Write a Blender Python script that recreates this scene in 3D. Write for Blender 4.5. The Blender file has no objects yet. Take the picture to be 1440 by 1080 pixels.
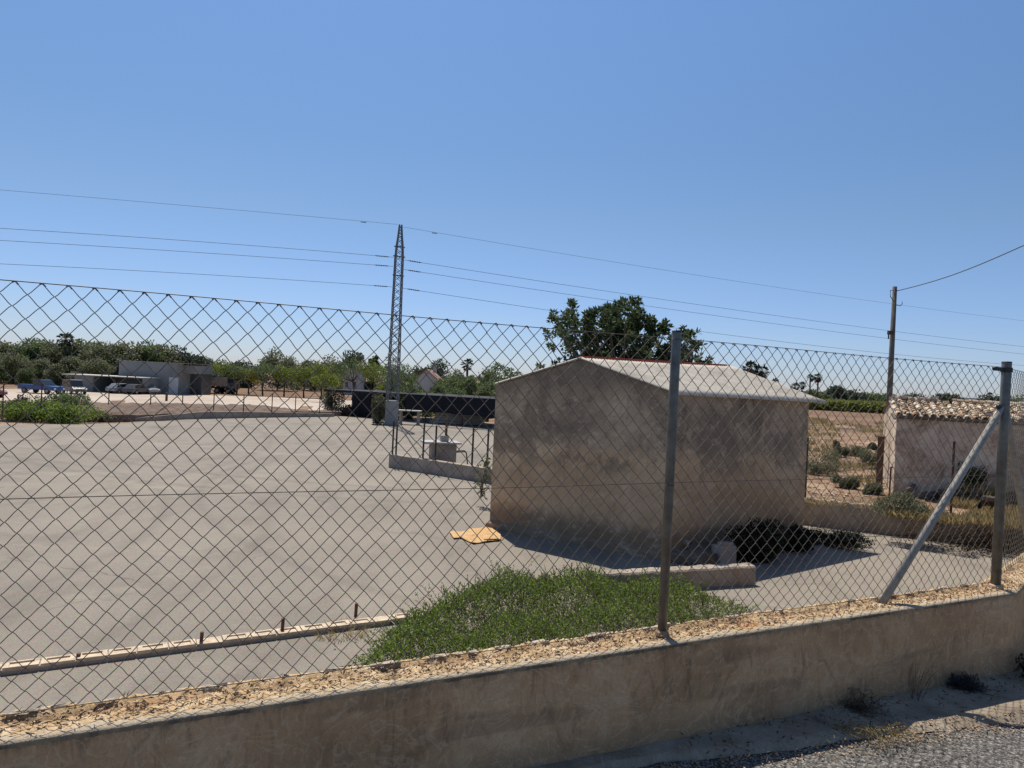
import bpy, math, random
import numpy as np
from mathutils import Vector, Matrix
random.seed(7)
scene = bpy.context.scene
COL = scene.collection
# ---------------------------------------------------------------- camera
F, ROLL, PITCH = 991.71, 0.04771, 0.003225
EYE = 1.7
cd = bpy.data.cameras.new('camera'); cam = bpy.data.objects.new('camera', cd); COL.objects.link(cam)
cp, sp = math.cos(PITCH), math.sin(PITCH)
FW = Vector((0, cp, -sp)); UP0 = Vector((0, sp, cp)); RT0 = Vector((1, 0, 0))
c_, s_ = math.cos(ROLL), math.sin(ROLL)
RT = RT0*c_ + UP0*s_; UPV = UP0*c_ - RT0*s_
m = Matrix((RT, UPV, -FW)).transposed().to_4x4(); m.translation = (0, 0, EYE)
cam.matrix_world = m
cd.sensor_width = 36; cd.lens = F/1440*36; cd.clip_end = 20000; cd.clip_start = .05
scene.camera = cam
# ---------------------------------------------------------------- sky, sun, exposure
SUNV = Vector((-.18, .52, 1)).normalized()
w = bpy.data.worlds.new('World'); scene.world = w; w.use_nodes = True
nt = w.node_tree
sky = nt.nodes.new('ShaderNodeTexSky'); sky.sky_type = 'NISHITA'; sky.sun_disc = False
sky.sun_elevation = math.asin(SUNV.z); sky.sun_rotation = math.atan2(SUNV.x, SUNV.y)
sky.altitude = 0; sky.air_density = 1.0; sky.dust_density = .25; sky.ozone_density = 3.0
tcw = nt.nodes.new('ShaderNodeTexCoord'); spx = nt.nodes.new('ShaderNodeSeparateXYZ'); nt.links.new(tcw.outputs['Generated'], spx.inputs[0])
rp = nt.nodes.new('ShaderNodeValToRGB'); cr = rp.color_ramp      # the tint of the clear southern sky by height
while len(cr.elements) < 6: cr.elements.new(.5)
for e, (p_, c0) in zip(cr.elements, [(0, (.55, .61, .86)), (.1, (.56, .63, .83)), (.22, (.60, .67, .75)), (.31, (.61, .71, .80)), (.47, (.70, .83, .94)), (1, (.62, .67, .70))]):
    e.position = p_; e.color = (*c0, 1)
nt.links.new(spx.outputs[2], rp.inputs[0])
mxw = nt.nodes.new('ShaderNodeMix'); mxw.data_type = 'RGBA'; mxw.blend_type = 'MULTIPLY'; mxw.inputs[0].default_value = 1
nt.links.new(sky.outputs[0], mxw.inputs[6]); nt.links.new(rp.outputs[0], mxw.inputs[7])
nt.links.new(mxw.outputs[2], nt.nodes['Background'].inputs[0])
nt.nodes['Background'].inputs[1].default_value = .11
sl = bpy.data.lights.new('sun', 'SUN'); so = bpy.data.objects.new('sun', sl); COL.objects.link(so)
sl.energy = 4.6; sl.angle = math.radians(.5); sl.color = (1, .92, .80)
so.rotation_euler = SUNV.to_track_quat('Z', 'Y').to_euler()
vs = scene.view_settings; vs.view_transform = 'Standard'; vs.look = 'None'; vs.gamma = 1; vs.exposure = 0.25

# ---------------------------------------------------------------- helpers
def ray(px, py): return FW + RT*((px-720)/F) - UPV*((py-540)/F)
def G(px, py, z):          # point on the level z seen there
    v = ray(px, py); t = (z-EYE)/v.z
    return Vector((v.x*t, v.y*t, z))
def AT(px, py, Y):
    v = ray(px, py); t = Y/v.y
    return Vector((v.x*t, Y, EYE+v.z*t))
ZW = .4734; ZY = -1.0; ZF = -.5; ZL = -2.6
def mesh_obj(name, V, Fc, mat=None, parent=None, smooth=False):
    me = bpy.data.meshes.new(name)
    me.from_pydata([tuple(v) for v in V], [], [tuple(f) for f in Fc])
    if smooth:
        me.polygons.foreach_set('use_smooth', [True]*len(me.polygons))
    me.update()
    o = bpy.data.objects.new(name, me); COL.objects.link(o)
    if mat: me.materials.append(mat)
    if parent: o.parent = parent
    return o
def np_obj(name, V, Q, mat=None, parent=None, smooth=False):   # V (n,3), Q (m,4) arrays
    me = bpy.data.meshes.new(name)
    V = np.asarray(V, np.float32); Q = np.asarray(Q, np.int32); k = Q.shape[1]
    me.vertices.add(len(V)); me.vertices.foreach_set('co', V.ravel())
    me.loops.add(Q.size); me.loops.foreach_set('vertex_index', Q.ravel())
    me.polygons.add(len(Q)); me.polygons.foreach_set('loop_start', np.arange(len(Q), dtype=np.int32)*k)
    me.polygons.foreach_set('loop_total', np.full(len(Q), k, np.int32))
    if smooth: me.polygons.foreach_set('use_smooth', np.ones(len(Q), bool))
    me.update(calc_edges=True); me.validate()
    o = bpy.data.objects.new(name, me); COL.objects.link(o)
    if mat: me.materials.append(mat)
    if parent: o.parent = parent
    return o
def thing(name, label, cat, loc=(0, 0, 0), rz=0, group=None):
    o = bpy.data.objects.new(name, None); COL.objects.link(o); o.location = loc; o.rotation_euler.z = rz
    o.empty_display_size = .2
    o['label'] = label; o['category'] = cat
    if group: o['group'] = group
    return o
def tag(o, label, cat, group=None, kind=None):
    if label: o['label'] = label
    if cat: o['category'] = cat
    if group: o['group'] = group
    if kind: o['kind'] = kind
    return o
def struct(o, label=None, cat=None):
    o['kind'] = 'structure'
    if label: o['label'] = label
    if cat: o['category'] = cat
    return o
def copy_tree(o, parent=None):
    c = o.copy(); COL.objects.link(c); c.parent = parent
    for ch in list(o.children): copy_tree(ch, c)
    return c
class MB:
    def __init__(s): s.V = []; s.F = []
    def add(s, V, Fc):
        n = len(s.V); s.V += [Vector(v) for v in V]; s.F += [tuple(i+n for i in f) for f in Fc]; return s
    def box(s, c, d, rz=0, mx=None, j=0, bev=0):
        x, y, z = d[0]/2, d[1]/2, d[2]/2
        if bev:
            b = min(bev, x*.9, y*.9, z*.9); V = []
            for sx in (-1, 1):
                for sy in (-1, 1):
                    for sz in (-1, 1):
                        V += [Vector((sx*(x-b), sy*(y-b), sz*z)), Vector((sx*(x-b), sy*y, sz*(z-b))), Vector((sx*x, sy*(y-b), sz*(z-b)))]
            def ix(a, b_, c2, k): return ((a*2+b_)*2+c2)*3+k
            Fc = []
            for c2 in (0, 1):
                Fc.append([ix(0,0,c2,0), ix(1,0,c2,0), ix(1,1,c2,0), ix(0,1,c2,0)])
                Fc.append([ix(0,c2,0,1), ix(1,c2,0,1), ix(1,c2,1,1), ix(0,c2,1,1)])
                Fc.append([ix(c2,0,0,2), ix(c2,1,0,2), ix(c2,1,1,2), ix(c2,0,1,2)])
            for a in (0, 1):
                for b_ in (0, 1):
                    Fc.append([ix(a,b_,0,1), ix(a,b_,1,1), ix(a,b_,1,2), ix(a,b_,0,2)])
                    Fc.append([ix(0,a,b_,0), ix(1,a,b_,0), ix(1,a,b_,1), ix(0,a,b_,1)])
                    Fc.append([ix(a,0,b_,0), ix(a,1,b_,0), ix(a,1,b_,2), ix(a,0,b_,2)])
                    for c2 in (0, 1): Fc.append([ix(a,b_,c2,0), ix(a,b_,c2,1), ix(a,b_,c2,2)])
        else:
            V = [Vector((a*x, b*y, c*z)) for c in (-1, 1) for a, b in ((-1, -1), (1, -1), (1, 1), (-1, 1))]
            Fc = [(3, 2, 1, 0), (4, 5, 6, 7), (0, 1, 5, 4), (1, 2, 6, 5), (2, 3, 7, 6), (3, 0, 4, 7)]
        if j: V = [v+Vector([random.uniform(-j, j) for _ in range(3)]) for v in V]
        M = mx if mx is not None else Matrix.Rotation(rz, 3, 'Z')
        return s.add([M @ v + Vector(c) for v in V], Fc)
    def bar(s, a, b, w, h=None):       # box section bar from a to b
        a = Vector(a); b = Vector(b); d = b-a; L = d.length
        q = d.to_track_quat('X', 'Z').to_matrix()
        return s.box((a+b)/2, (L, w, h or w), mx=q)
    def tube(s, pts, r, n=8, cap=True):
        pts = [Vector(p) for p in pts]; k = len(s.V); m_ = len(pts)
        rs = r if isinstance(r, (list, tuple)) else [r]*m_
        for i, p in enumerate(pts):
            t = (pts[min(i+1, m_-1)]-pts[max(i-1, 0)]).normalized()
            u = t.cross(Vector((0, 0, 1)))
            if u.length < .05: u = t.cross(Vector((0, 1, 0)))
            u.normalize(); v = t.cross(u)
            for a in range(n):
                an = 2*math.pi*a/n
                s.V.append(p+(u*math.cos(an)+v*math.sin(an))*rs[i])
        for i in range(m_-1):
            for a in range(n):
                b = (a+1) % n
                s.F.append((k+i*n+a, k+i*n+b, k+(i+1)*n+b, k+(i+1)*n+a))
        if cap:
            s.F.append(tuple(k+a for a in range(n))[::-1]); s.F.append(tuple(k+(m_-1)*n+a for a in range(n)))
        return s
    def build(s, name, mat, parent=None, smooth=False): return mesh_obj(name, s.V, s.F, mat, parent, smooth)
def prism(poly, y0, y1):   # profile in x,z extruded along y
    n = len(poly)
    V = [(x, y0, z) for x, z in poly]+[(x, y1, z) for x, z in poly]
    Fc = [tuple(range(n))[::-1], tuple(range(n, 2*n))]+[(i, (i+1) % n, n+(i+1) % n, n+i) for i in range(n)]
    return V, Fc
# ---------------------------------------------------------------- materials
def srgb(r, g, b): return tuple(((x/255)/12.92 if x/255 <= .04045 else ((x/255+.055)/1.055)**2.4) for x in (r, g, b))
class NM:
    def __init__(s, name, rough=.8, spec=.3, metal=0):
        s.m = bpy.data.materials.new(name); s.m.use_nodes = True; s.t = s.m.node_tree
        s.b = s.t.nodes['Principled BSDF']; s.b.inputs['Roughness'].default_value = rough
        s.b.inputs['Specular IOR Level'].default_value = spec; s.b.inputs['Metallic'].default_value = metal
        s.tc = s.t.nodes.new('ShaderNodeTexCoord'); s.geo = s.t.nodes.new('ShaderNodeNewGeometry')
        s.pos = s.geo.outputs['Position']
    def L(s, a, b): s.t.links.new(a, b)
    def mapping(s, scale=(1, 1, 1), rot=(0, 0, 0), src=None):
        n = s.t.nodes.new('ShaderNodeMapping'); n.inputs['Scale'].default_value = scale; n.inputs['Rotation'].default_value = rot
        s.L(src or s.pos, n.inputs[0]); return n.outputs[0]
    def noise(s, sc, det=4, ro=.6, vec=None, dist=0):
        n = s.t.nodes.new('ShaderNodeTexNoise'); n.inputs['Scale'].default_value = sc; n.inputs['Detail'].default_value = det
        n.inputs['Roughness'].default_value = ro; n.inputs['Distortion'].default_value = dist
        s.L(vec or s.pos, n.inputs['Vector']); return n.outputs['Fac']
    def voro(s, sc, vec=None, feat='F1', out='Distance'):
        n = s.t.nodes.new('ShaderNodeTexVoronoi'); n.inputs['Scale'].default_value = sc; n.feature = feat
        s.L(vec or s.pos, n.inputs['Vector']); return n.outputs[out]
    def ramp(s, f, stops):
        n = s.t.nodes.new('ShaderNodeValToRGB'); cr = n.color_ramp
        while len(cr.elements) < len(stops): cr.elements.new(.5)
        for e, (p, c) in zip(cr.elements, stops):
            e.position = p; e.color = (*c, 1) if isinstance(c, tuple) else (c, c, c, 1)
        s.L(f, n.inputs[0]); return n.outputs[0]
    def mix(s, f, a, b, mode='MIX'):
        n = s.t.nodes.new('ShaderNodeMix'); n.data_type = 'RGBA'; n.blend_type = mode
        for v, k in ((f, 0), (a, 6), (b, 7)):
            if isinstance(v, (int, float)): n.inputs[k].default_value = v if k == 0 else (v, v, v, 1)
            elif isinstance(v, tuple): n.inputs[k].default_value = (*v, 1)
            else: s.L(v, n.inputs[k])
        return n.outputs[2]
    def math(s, op, a, b=0.0):
        n = s.t.nodes.new('ShaderNodeMath'); n.operation = op
        for v, k in ((a, 0), (b, 1)):
            if isinstance(v, (int, float)): n.inputs[k].default_value = v
            else: s.L(v, n.inputs[k])
        return n.outputs[0]
    def sep(s, ax, src=None):
        n = s.t.nodes.new('ShaderNodeSeparateXYZ'); s.L(src or s.pos, n.inputs[0]); return n.outputs[ax]
    def col(s, c):
        if isinstance(c, tuple): s.b.inputs['Base Color'].default_value = (*c, 1)
        else: s.L(c, s.b.inputs['Base Color'])
        return s
    def bump(s, f, st=.3, d=.01):
        n = s.t.nodes.new('ShaderNodeBump'); n.inputs['Strength'].default_value = st; n.inputs['Distance'].default_value = d
        s.L(f, n.inputs['Height']); s.L(n.outputs[0], s.b.inputs['Normal']); return s
def simple(name, c, rough=.7, var=.25, sc=3, metal=0, bump=0, spec=.3):
    k = NM(name, rough, spec, metal)
    n = k.noise(sc, 5, .65)
    a = tuple(x*(1-var) for x in c); b = tuple(min(1, x*(1+var)) for x in c)
    k.col(k.ramp(n, [(.3, a), (.7, b)]))
    if bump: k.bump(k.noise(sc*6, 4), bump, .01)
    return k.m
def foliage(name, dark, mid, light, trans=.35, rough=.6):
    k = NM(name, rough, .25)
    r = k.geo.outputs['Random Per Island']
    c1 = k.ramp(r, [(0, dark), (.5, mid), (1, light)])
    n = k.noise(.6, 3)
    c = k.mix(k.ramp(n, [(.3, 0.0), (.7, 1.0)]), k.mix(.5, c1, dark), c1)
    k.col(c)
    tr = k.t.nodes.new('ShaderNodeBsdfTranslucent'); k.L(k.mix(.3, c, light), tr.inputs[0])
    mx = k.t.nodes.new('ShaderNodeMixShader'); mx.inputs[0].default_value = trans
    k.L(k.b.outputs[0], mx.inputs[1]); k.L(tr.outputs[0], mx.inputs[2])
    k.L(mx.outputs[0], k.t.nodes['Material Output'].inputs[0])
    return k.m
M = {}
# yard paving: pale worn asphalt with aggregate
k = NM('yard_paving', .85, .25)
big = k.noise(.22, 5, .6); mid = k.noise(1.1, 6, .65, k.mapping((1, .35, 1), (0, 0, .5))); fine = k.noise(60, 3, .7); agg = k.voro(95, out='Color')
c = k.ramp(big, [(.3, (.215, .19, .158)), (.5, (.255, .225, .187)), (.72, (.29, .255, .205))])
c = k.mix(.55, c, k.ramp(mid, [(.3, .55), (.48, .95), (.7, 1.05)]), 'MULTIPLY')
c = k.mix(.35, c, k.ramp(fine, [(.3, .5), (.7, 1.2)]), 'MULTIPLY')
c = k.mix(.22, c, agg, 'OVERLAY')
st = k.noise(.7, 8, .75, k.mapping((.25, 1.2, 1), (0, 0, .3)), 1.2)
c = k.mix(k.ramp(st, [(.6, 0.0), (.72, .5)]), c, (.13, .115, .1))
cw1 = k.noise(2.2, 4, .6); wv = k.t.nodes.new('ShaderNodeVectorMath'); wv.operation = 'MULTIPLY_ADD'
k.L(k.t.nodes[cw1.node.name].outputs['Color'], wv.inputs[0]); wv.inputs[1].default_value = (.5, .5, .5); k.L(k.pos, wv.inputs[2])
crk = k.voro(.16, wv.outputs[0], 'DISTANCE_TO_EDGE')
ck = k.math('MULTIPLY', k.ramp(crk, [(0, 1.0), (.0035, 0.0)]), k.ramp(k.noise(.35, 3), [(.5, 0.0), (.6, .55)]))
c = k.mix(ck, c, (.07, .06, .05))
def arc(cx, cy, r, wdt, amt):
    global c
    dv = k.t.nodes.new('ShaderNodeVectorMath'); dv.operation = 'DISTANCE'; k.L(k.pos, dv.inputs[0]); dv.inputs[1].default_value = (cx, cy, -1)
    a = k.math('ABSOLUTE', k.math('SUBTRACT', dv.outputs['Value'], r))
    a = k.math('ADD', a, k.math('MULTIPLY', k.noise(1.7, 5, .7), wdt*1.2))
    c = k.mix(k.math('MULTIPLY', k.ramp(a, [(wdt*.6, 1.0), (wdt*1.5, 0.0)]), amt), c, (.12, .105, .09))
for a_ in ((-16, 9, 10.5, .2, .3), (-16, 9, 12.3, .2, .25), (-2, 34, 17, .25, .35), (-2, 34, 18.8, .25, .3), (-30, 20, 22, .3, .3), (6, 20, 13.5, .2, .3)): arc(*a_)
lt = k.noise(.5, 7, .72, k.mapping((.5, 1.3, 1), (0, 0, -.4)), .8)
c = k.mix(k.ramp(lt, [(.56, 0.0), (.7, .45)]), c, (.37, .325, .26))
spot = k.voro(.9); c = k.mix(k.math('MULTIPLY', k.ramp(spot, [(.03, 1.0), (.1, 0.0)]), k.ramp(k.noise(.8, 2), [(.5, 0.0), (.6, .5)])), c, (.1, .088, .075))
k.col(c).bump(fine, .35, .006); M['yard'] = k.m
# road asphalt
k = NM('road_asphalt', .85, .3)
v = k.voro(110, out='Color'); n = k.noise(1.5, 4)
vr = k.sep(0, v)
c = k.ramp(vr, [(0, (.04, .037, .035)), (.5, (.115, .107, .098)), (.85, (.24, .225, .2)), (1, (.38, .35, .31))])
c = k.mix(.5, c, k.ramp(n, [(.35, .7), (.65, 1.15)]), 'MULTIPLY')
k.col(c).bump(k.voro(110), .8, .006); M['road'] = k.m
# concrete gutter
k = NM('gutter_concrete', .9, .2)
n = k.noise(3, 7, .7); n2 = k.noise(45, 4, .7)
c = k.ramp(n, [(.3, (.19, .15, .11)), (.5, (.33, .27, .2)), (.7, (.46, .39, .3))])
c = k.mix(.5, c, k.ramp(n2, [(.3, .55), (.65, 1.1)]), 'MULTIPLY')
k.col(c).bump(n2, .6, .01); M['gutter'] = k.m
# near wall render
k = NM('wall_render', .92, .15)
n = k.noise(1.6, 7, .65, dist=.6); n2 = k.noise(7, 6, .7, k.mapping((1, 1, .45)), 1.6); n3 = k.noise(70, 4, .7)
c = k.ramp(n, [(.28, (.44, .265, .14)), (.5, (.6, .37, .2)), (.72, (.72, .48, .285))])
c = k.mix(.75, c, k.ramp(n2, [(.32, .5), (.46, .9), (.52, 1.0), (.58, .85), (.72, 1.35)]), 'MULTIPLY')
c = k.mix(.3, c, k.ramp(n3, [(.3, .6), (.7, 1.2)]), 'MULTIPLY')
z = k.sep(2); drip = k.noise(9, 5, .75, k.mapping((2.2, 2.2, .25)))
zz = k.math('ADD', z, k.math('MULTIPLY', drip, .2))      # dark algae drips below the coping edge
c = k.mix(k.ramp(zz, [(.525, 0.0), (.6, .75)]), c, (.075, .062, .052))
zb = k.math('ADD', k.math('ADD', z, k.math('MULTIPLY', k.noise(2.6, 7, .7), -.3)), .5)
c = k.mix(k.ramp(zb, [(.3, .6), (.48, 0.0)]), c, (.2, .14, .09))
hl = k.noise(2.2, 3, .5, k.mapping((.5, .5, 3)), .4)
c = k.mix(k.ramp(hl, [(.56, 0.0), (.66, .4)]), c, (.24, .15, .09))
pit = k.voro(38); c = k.mix(k.math('MULTIPLY', k.ramp(pit, [(.05, 1.0), (.14, 0.0)]), k.ramp(k.noise(4, 3), [(.5, 0.0), (.6, .6)])), c, (.12, .085, .055))
sw = k.noise(3.2, 3, .5, k.mapping((1, 1, 1.3)), 3.5); c = k.mix(k.ramp(sw, [(.5, 0.0), (.53, .3), (.56, 0.0)]), c, (.8, .62, .42))
k.col(c).bump(k.mix(.5, n2, n3), .8, .02); M['wall'] = k.m
# gritty wall top
k = NM('wall_top_grit', .95, .1)
n = k.noise(9, 6, .75); v = k.voro(55, out='Color'); n3 = k.noise(120, 3, .7)
c = k.ramp(n, [(.33, (.26, .18, .1)), (.44, (.48, .34, .19)), (.54, (.62, .45, .27)), (.66, (.75, .62, .42))])
c = k.mix(.22, c, k.ramp(k.sep(0, v), [(0, .45), (.5, .95), (1, 1.25)]), 'MULTIPLY')
c = k.mix(.5, c, k.ramp(n3, [(.3, .5), (.6, 1.1)]), 'MULTIPLY')
c = k.mix(k.ramp(k.noise(3.3, 5, .6), [(.58, 0.0), (.66, .6)]), c, (.5, .22, .09))
dt_ = k.t.nodes.new('ShaderNodeVectorMath'); dt_.operation = 'DOT_PRODUCT'; k.L(k.pos, dt_.inputs[0]); dt_.inputs[1].default_value = (-.4365, .8997, 0)
of_ = k.math('ADD', k.math('SUBTRACT', dt_.outputs['Value'], 2.824), k.math('MULTIPLY', k.math('SUBTRACT', k.noise(7, 4, .7), .5), .09))
cem = k.mix(.6, (.47, .4, .3), k.ramp(n3, [(.3, .5), (.6, 1.15)]), 'MULTIPLY')
c = k.mix(k.ramp(k.math('ADD', of_, 1.0), [(.915, .85), (.94, 0.0)]), c, cem)
c = k.mix(k.ramp(k.math('ADD', of_, 1.0), [(1.065, 0.0), (1.075, .75)]), c, (.6, .52, .4))
zt_n = k.math('ADD', k.sep(2), k.math('MULTIPLY', k.noise(11, 5, .75), .02))
c = k.mix(k.ramp(k.sep(2), [(.460, 1.0), (.467, 0.0)]), c, k.mix(k.ramp(k.noise(6, 5, .7, k.mapping((1, 1, .3))), [(.4, 0.0), (.58, 1.0)]), (.42, .29, .17), (.17, .12, .08)))
k.col(c).bump(n3, .8, .008); M['walltop'] = k.m
M['lip'] = simple('pale_mortar', (.5, .42, .33), .9, .3, 14, bump=.5)
M['chip'] = simple('stone_chip', (.45, .31, .2), .9, .45, 6, bump=.3)
# shed render
k = NM('shed_render', .92, .15)
n = k.noise(.8, 6, .6, dist=.5); n2 = k.noise(3.6, 8, .72, dist=1.4); n3 = k.noise(50, 4, .7); z = k.sep(2)
lo = k.ramp(n, [(.3, (.4, .275, .165)), (.5, (.5, .36, .225)), (.7, (.6, .46, .31))])
n5 = k.noise(4.5, 10, .82, k.mapping((1, 1, .8)), .5); n6 = k.math('ADD', k.math('MULTIPLY', n5, .6), k.math('MULTIPLY', k.noise(.9, 3, .6), .4)); hi = k.ramp(n6, [(.38, (.15, .12, .095)), (.46, (.27, .21, .155)), (.53, (.4, .31, .22)), (.6, (.48, .38, .27)), (.68, (.6, .49, .37))])
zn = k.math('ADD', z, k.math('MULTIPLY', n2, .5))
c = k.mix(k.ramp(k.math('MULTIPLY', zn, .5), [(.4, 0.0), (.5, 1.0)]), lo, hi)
c = k.mix(k.ramp(k.math('ADD', z, k.math('MULTIPLY', n, .9)), [(-.1+.0, 0.0), (.12, .0)]), c, lo)
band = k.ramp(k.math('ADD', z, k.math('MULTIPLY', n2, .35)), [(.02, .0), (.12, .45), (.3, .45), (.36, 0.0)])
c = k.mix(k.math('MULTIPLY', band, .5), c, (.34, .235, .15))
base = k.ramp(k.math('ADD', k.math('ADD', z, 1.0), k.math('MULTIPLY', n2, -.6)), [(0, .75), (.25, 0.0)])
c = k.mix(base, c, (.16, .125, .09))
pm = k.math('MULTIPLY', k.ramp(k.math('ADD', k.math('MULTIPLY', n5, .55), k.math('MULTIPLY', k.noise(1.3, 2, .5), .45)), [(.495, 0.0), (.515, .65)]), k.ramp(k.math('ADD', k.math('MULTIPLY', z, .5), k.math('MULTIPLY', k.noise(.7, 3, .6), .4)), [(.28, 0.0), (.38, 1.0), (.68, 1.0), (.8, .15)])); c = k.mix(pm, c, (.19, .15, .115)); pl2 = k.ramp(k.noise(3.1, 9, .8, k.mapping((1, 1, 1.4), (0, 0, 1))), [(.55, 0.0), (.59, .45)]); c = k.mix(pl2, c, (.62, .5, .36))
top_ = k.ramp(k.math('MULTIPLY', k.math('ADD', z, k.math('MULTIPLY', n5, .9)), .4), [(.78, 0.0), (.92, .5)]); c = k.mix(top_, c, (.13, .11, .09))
hc = k.voro(1.1, k.mapping((1, 1, 1)), 'DISTANCE_TO_EDGE'); c = k.mix(k.math('MULTIPLY', k.ramp(hc, [(0, 1.0), (.006, 0.0)]), k.ramp(n, [(.5, 0.0), (.56, .6)])), c, (.1, .08, .06))
c = k.mix(.35, c, k.ramp(k.noise(9, 6, .75), [(.3, .65), (.65, 1.2)]), 'MULTIPLY')
drip = k.noise(5, 5, .75, k.mapping((2.4, 2.4, .2)))
c = k.mix(k.ramp(drip, [(.56, 0.0), (.7, .35)]), c, (.12, .1, .085))
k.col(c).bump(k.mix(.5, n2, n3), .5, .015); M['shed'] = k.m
k = NM('fibre_cement_sheet', .85, .15)
n = k.noise(1.3, 7, .7, k.mapping((1, 1, 1)), .6); c = k.ramp(n, [(.3, (.44, .4, .33)), (.5, (.58, .53, .45)), (.7, (.66, .61, .52))])
c = k.mix(k.ramp(k.noise(8, 6, .75), [(.52, 0.0), (.68, .5)]), c, (.25, .2, .15)); k.col(c); M['sheet'] = k.m
M['redcap'] = simple('red_ridge_paint', (.32, .05, .04), .7, .3, 5)
M['conc'] = simple('grey_concrete', (.34, .31, .27), .9, .28, 5, bump=.4)
k = NM('stained_concrete', .9, .2); z = k.sep(2)
n = k.noise(2, 7, .7); drip = k.noise(4, 5, .75, k.mapping((2.5, 2.5, .3)))
c = k.ramp(n, [(.3, (.2, .17, .14)), (.55, (.36, .31, .26)), (.75, (.45, .38, .3))])
c = k.mix(k.ramp(drip, [(.5, 0.0), (.68, .55)]), c, (.3, .17, .09))
k.col(c).bump(k.noise(40, 4), .5, .01); M['stain'] = k.m
M['block'] = simple('block_mortar', (.55, .45, .33), .9, .3, 12, bump=.5)
k = NM('galvanised_post', .5, .4, .55)
n = k.noise(14, 6, .7); n2 = k.noise(3, 4)
c = k.ramp(n, [(.3, (.1, .1, .095)), (.55, (.17, .168, .155)), (.75, (.24, .23, .21))])
c = k.mix(k.ramp(n2, [(.55, 0.0), (.7, .5)]), c, (.16, .11, .075)); k.col(c).bump(n, .2, .003); M['galv'] = k.m
k = NM('bare_zinc_tube', .65, .3, .15)
n = k.noise(20, 5, .7); k.col(k.ramp(n, [(.3, (.22, .205, .18)), (.7, (.38, .355, .315))])).bump(n, .2, .002); M['zinc'] = k.m
M['wire'] = simple('weathered_wire', (.12, .105, .09), .6, .3, 30, metal=.3)
M['rust'] = simple('rusty_steel', (.11, .06, .04), .8, .4, 10, bump=.3)
M['dark'] = simple('dark_metal', (.04, .04, .042), .6, .2, 6)
M['line'] = simple('power_line_metal', (.07, .075, .08), .6, .1, 6)
M['pylon'] = simple('pylon_steel', (.17, .18, .18), .6, .2, 3, metal=.3)
# soils
def soil(name, stops, sc=.35):
    k = NM(name, .95, .1)
    n = k.noise(sc, 8, .7, dist=.5); n2 = k.noise(6, 5, .75); n3 = k.noise(.05, 4, .6)
    c = k.ramp(n, stops); c = k.mix(.55, c, k.ramp(n2, [(.3, .5), (.65, 1.2)]), 'MULTIPLY')
    c = k.mix(k.ramp(n3, [(.4, 0.0), (.65, .5)]), c, stops[0][1])
    k.col(c).bump(n2, .8, .05); return k.m
M['field'] = soil('dry_field_soil', [(.33, (.13, .09, .055)), (.45, (.23, .15, .095)), (.54, (.33, .215, .145)), (.68, (.47, .36, .26))])
M['ploughed'] = soil('ploughed_soil', [(.3, (.14, .085, .055)), (.5, (.22, .14, .09)), (.7, (.3, .2, .14))], .1)
M['lot'] = soil('pale_dirt', [(.3, (.38, .31, .25)), (.5, (.5, .43, .36)), (.7, (.58, .51, .44))], .08)
M['bank'] = soil('earth_bank_soil', [(.3, (.13, .1, .08)), (.5, (.2, .15, .12)), (.7, (.27, .2, .155))], .7)
# foliage
M['creeper'] = foliage('creeper_leaf', (.05, .09, .012), (.125, .2, .028), (.3, .38, .09), .42)
M['carob'] = foliage('glossy_tree_leaf', (.032, .052, .022), (.07, .105, .044), (.15, .19, .085), .3, .7)
M['olive'] = foliage('grey_green_leaf', (.085, .1, .05), (.175, .195, .1), (.28, .3, .165), .38)
M['green'] = foliage('mid_green_leaf', (.055, .085, .03), (.115, .165, .055), (.2, .26, .1), .38)
M['citrus'] = foliage('citrus_leaf', (.07, .1, .015), (.15, .2, .03), (.27, .32, .06), .4)
M['yellow'] = foliage('yellow_leaf', (.2, .19, .02), (.38, .34, .04), (.5, .46, .09), .4)
M['pine'] = foliage('dark_needle', (.035, .055, .033), (.065, .09, .05), (.11, .14, .072), .22)
M['palm'] = foliage('palm_frond', (.02, .035, .018), (.045, .06, .03), (.09, .1, .05), .2)
M['shrub'] = foliage('field_shrub_leaf', (.08, .09, .045), (.15, .16, .085), (.25, .25, .14), .3)
M['straw'] = foliage('dry_grass_blade', (.2, .15, .06), (.36, .28, .12), (.5, .4, .2), .35)
M['dead'] = foliage('dead_twig', (.05, .032, .02), (.11, .075, .05), (.2, .145, .1), .1)
M['vine'] = foliage('vineyard_leaf', (.13, .15, .03), (.22, .25, .045), (.3, .33, .08), .35)
M['bark'] = simple('tree_bark', (.1, .08, .06), .9, .3, 8, bump=.5)
M['woodpole'] = simple('weathered_pole_wood', (.12, .11, .095), .9, .3, 9, bump=.3)
M['lime'] = None
k = NM('flaking_limewash', .92, .15)
n = k.noise(1.6, 8, .72, dist=1.0); n2 = k.noise(6, 6, .75)
c = k.ramp(n, [(.3, (.24, .165, .115)), (.42, (.42, .31, .225)), (.5, (.6, .48, .37)), (.66, (.75, .66, .52))])
c = k.mix(.5, c, k.ramp(n2, [(.3, .55), (.65, 1.15)]), 'MULTIPLY'); k.col(c).bump(n2, .5, .015); M['lime'] = k.m
k = NM('clay_tile', .9, .15); r = k.geo.outputs['Random Per Island']
c = k.ramp(r, [(0, (.3, .19, .12)), (.35, (.45, .33, .22)), (.7, (.58, .47, .34)), (1, (.68, .6, .47))])
c = k.mix(.5, c, k.ramp(k.noise(12, 5, .7), [(.3, .4), (.6, 1.1)]), 'MULTIPLY'); k.col(c); M['tile'] = k.m
M['plinth'] = simple('rubble_stone', (.4, .33, .27), .9, .35, 6, bump=.4)
M['net'] = simple('black_shade_net', (.012, .013, .018), .9, .3, 4)
M['orange'] = None
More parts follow.
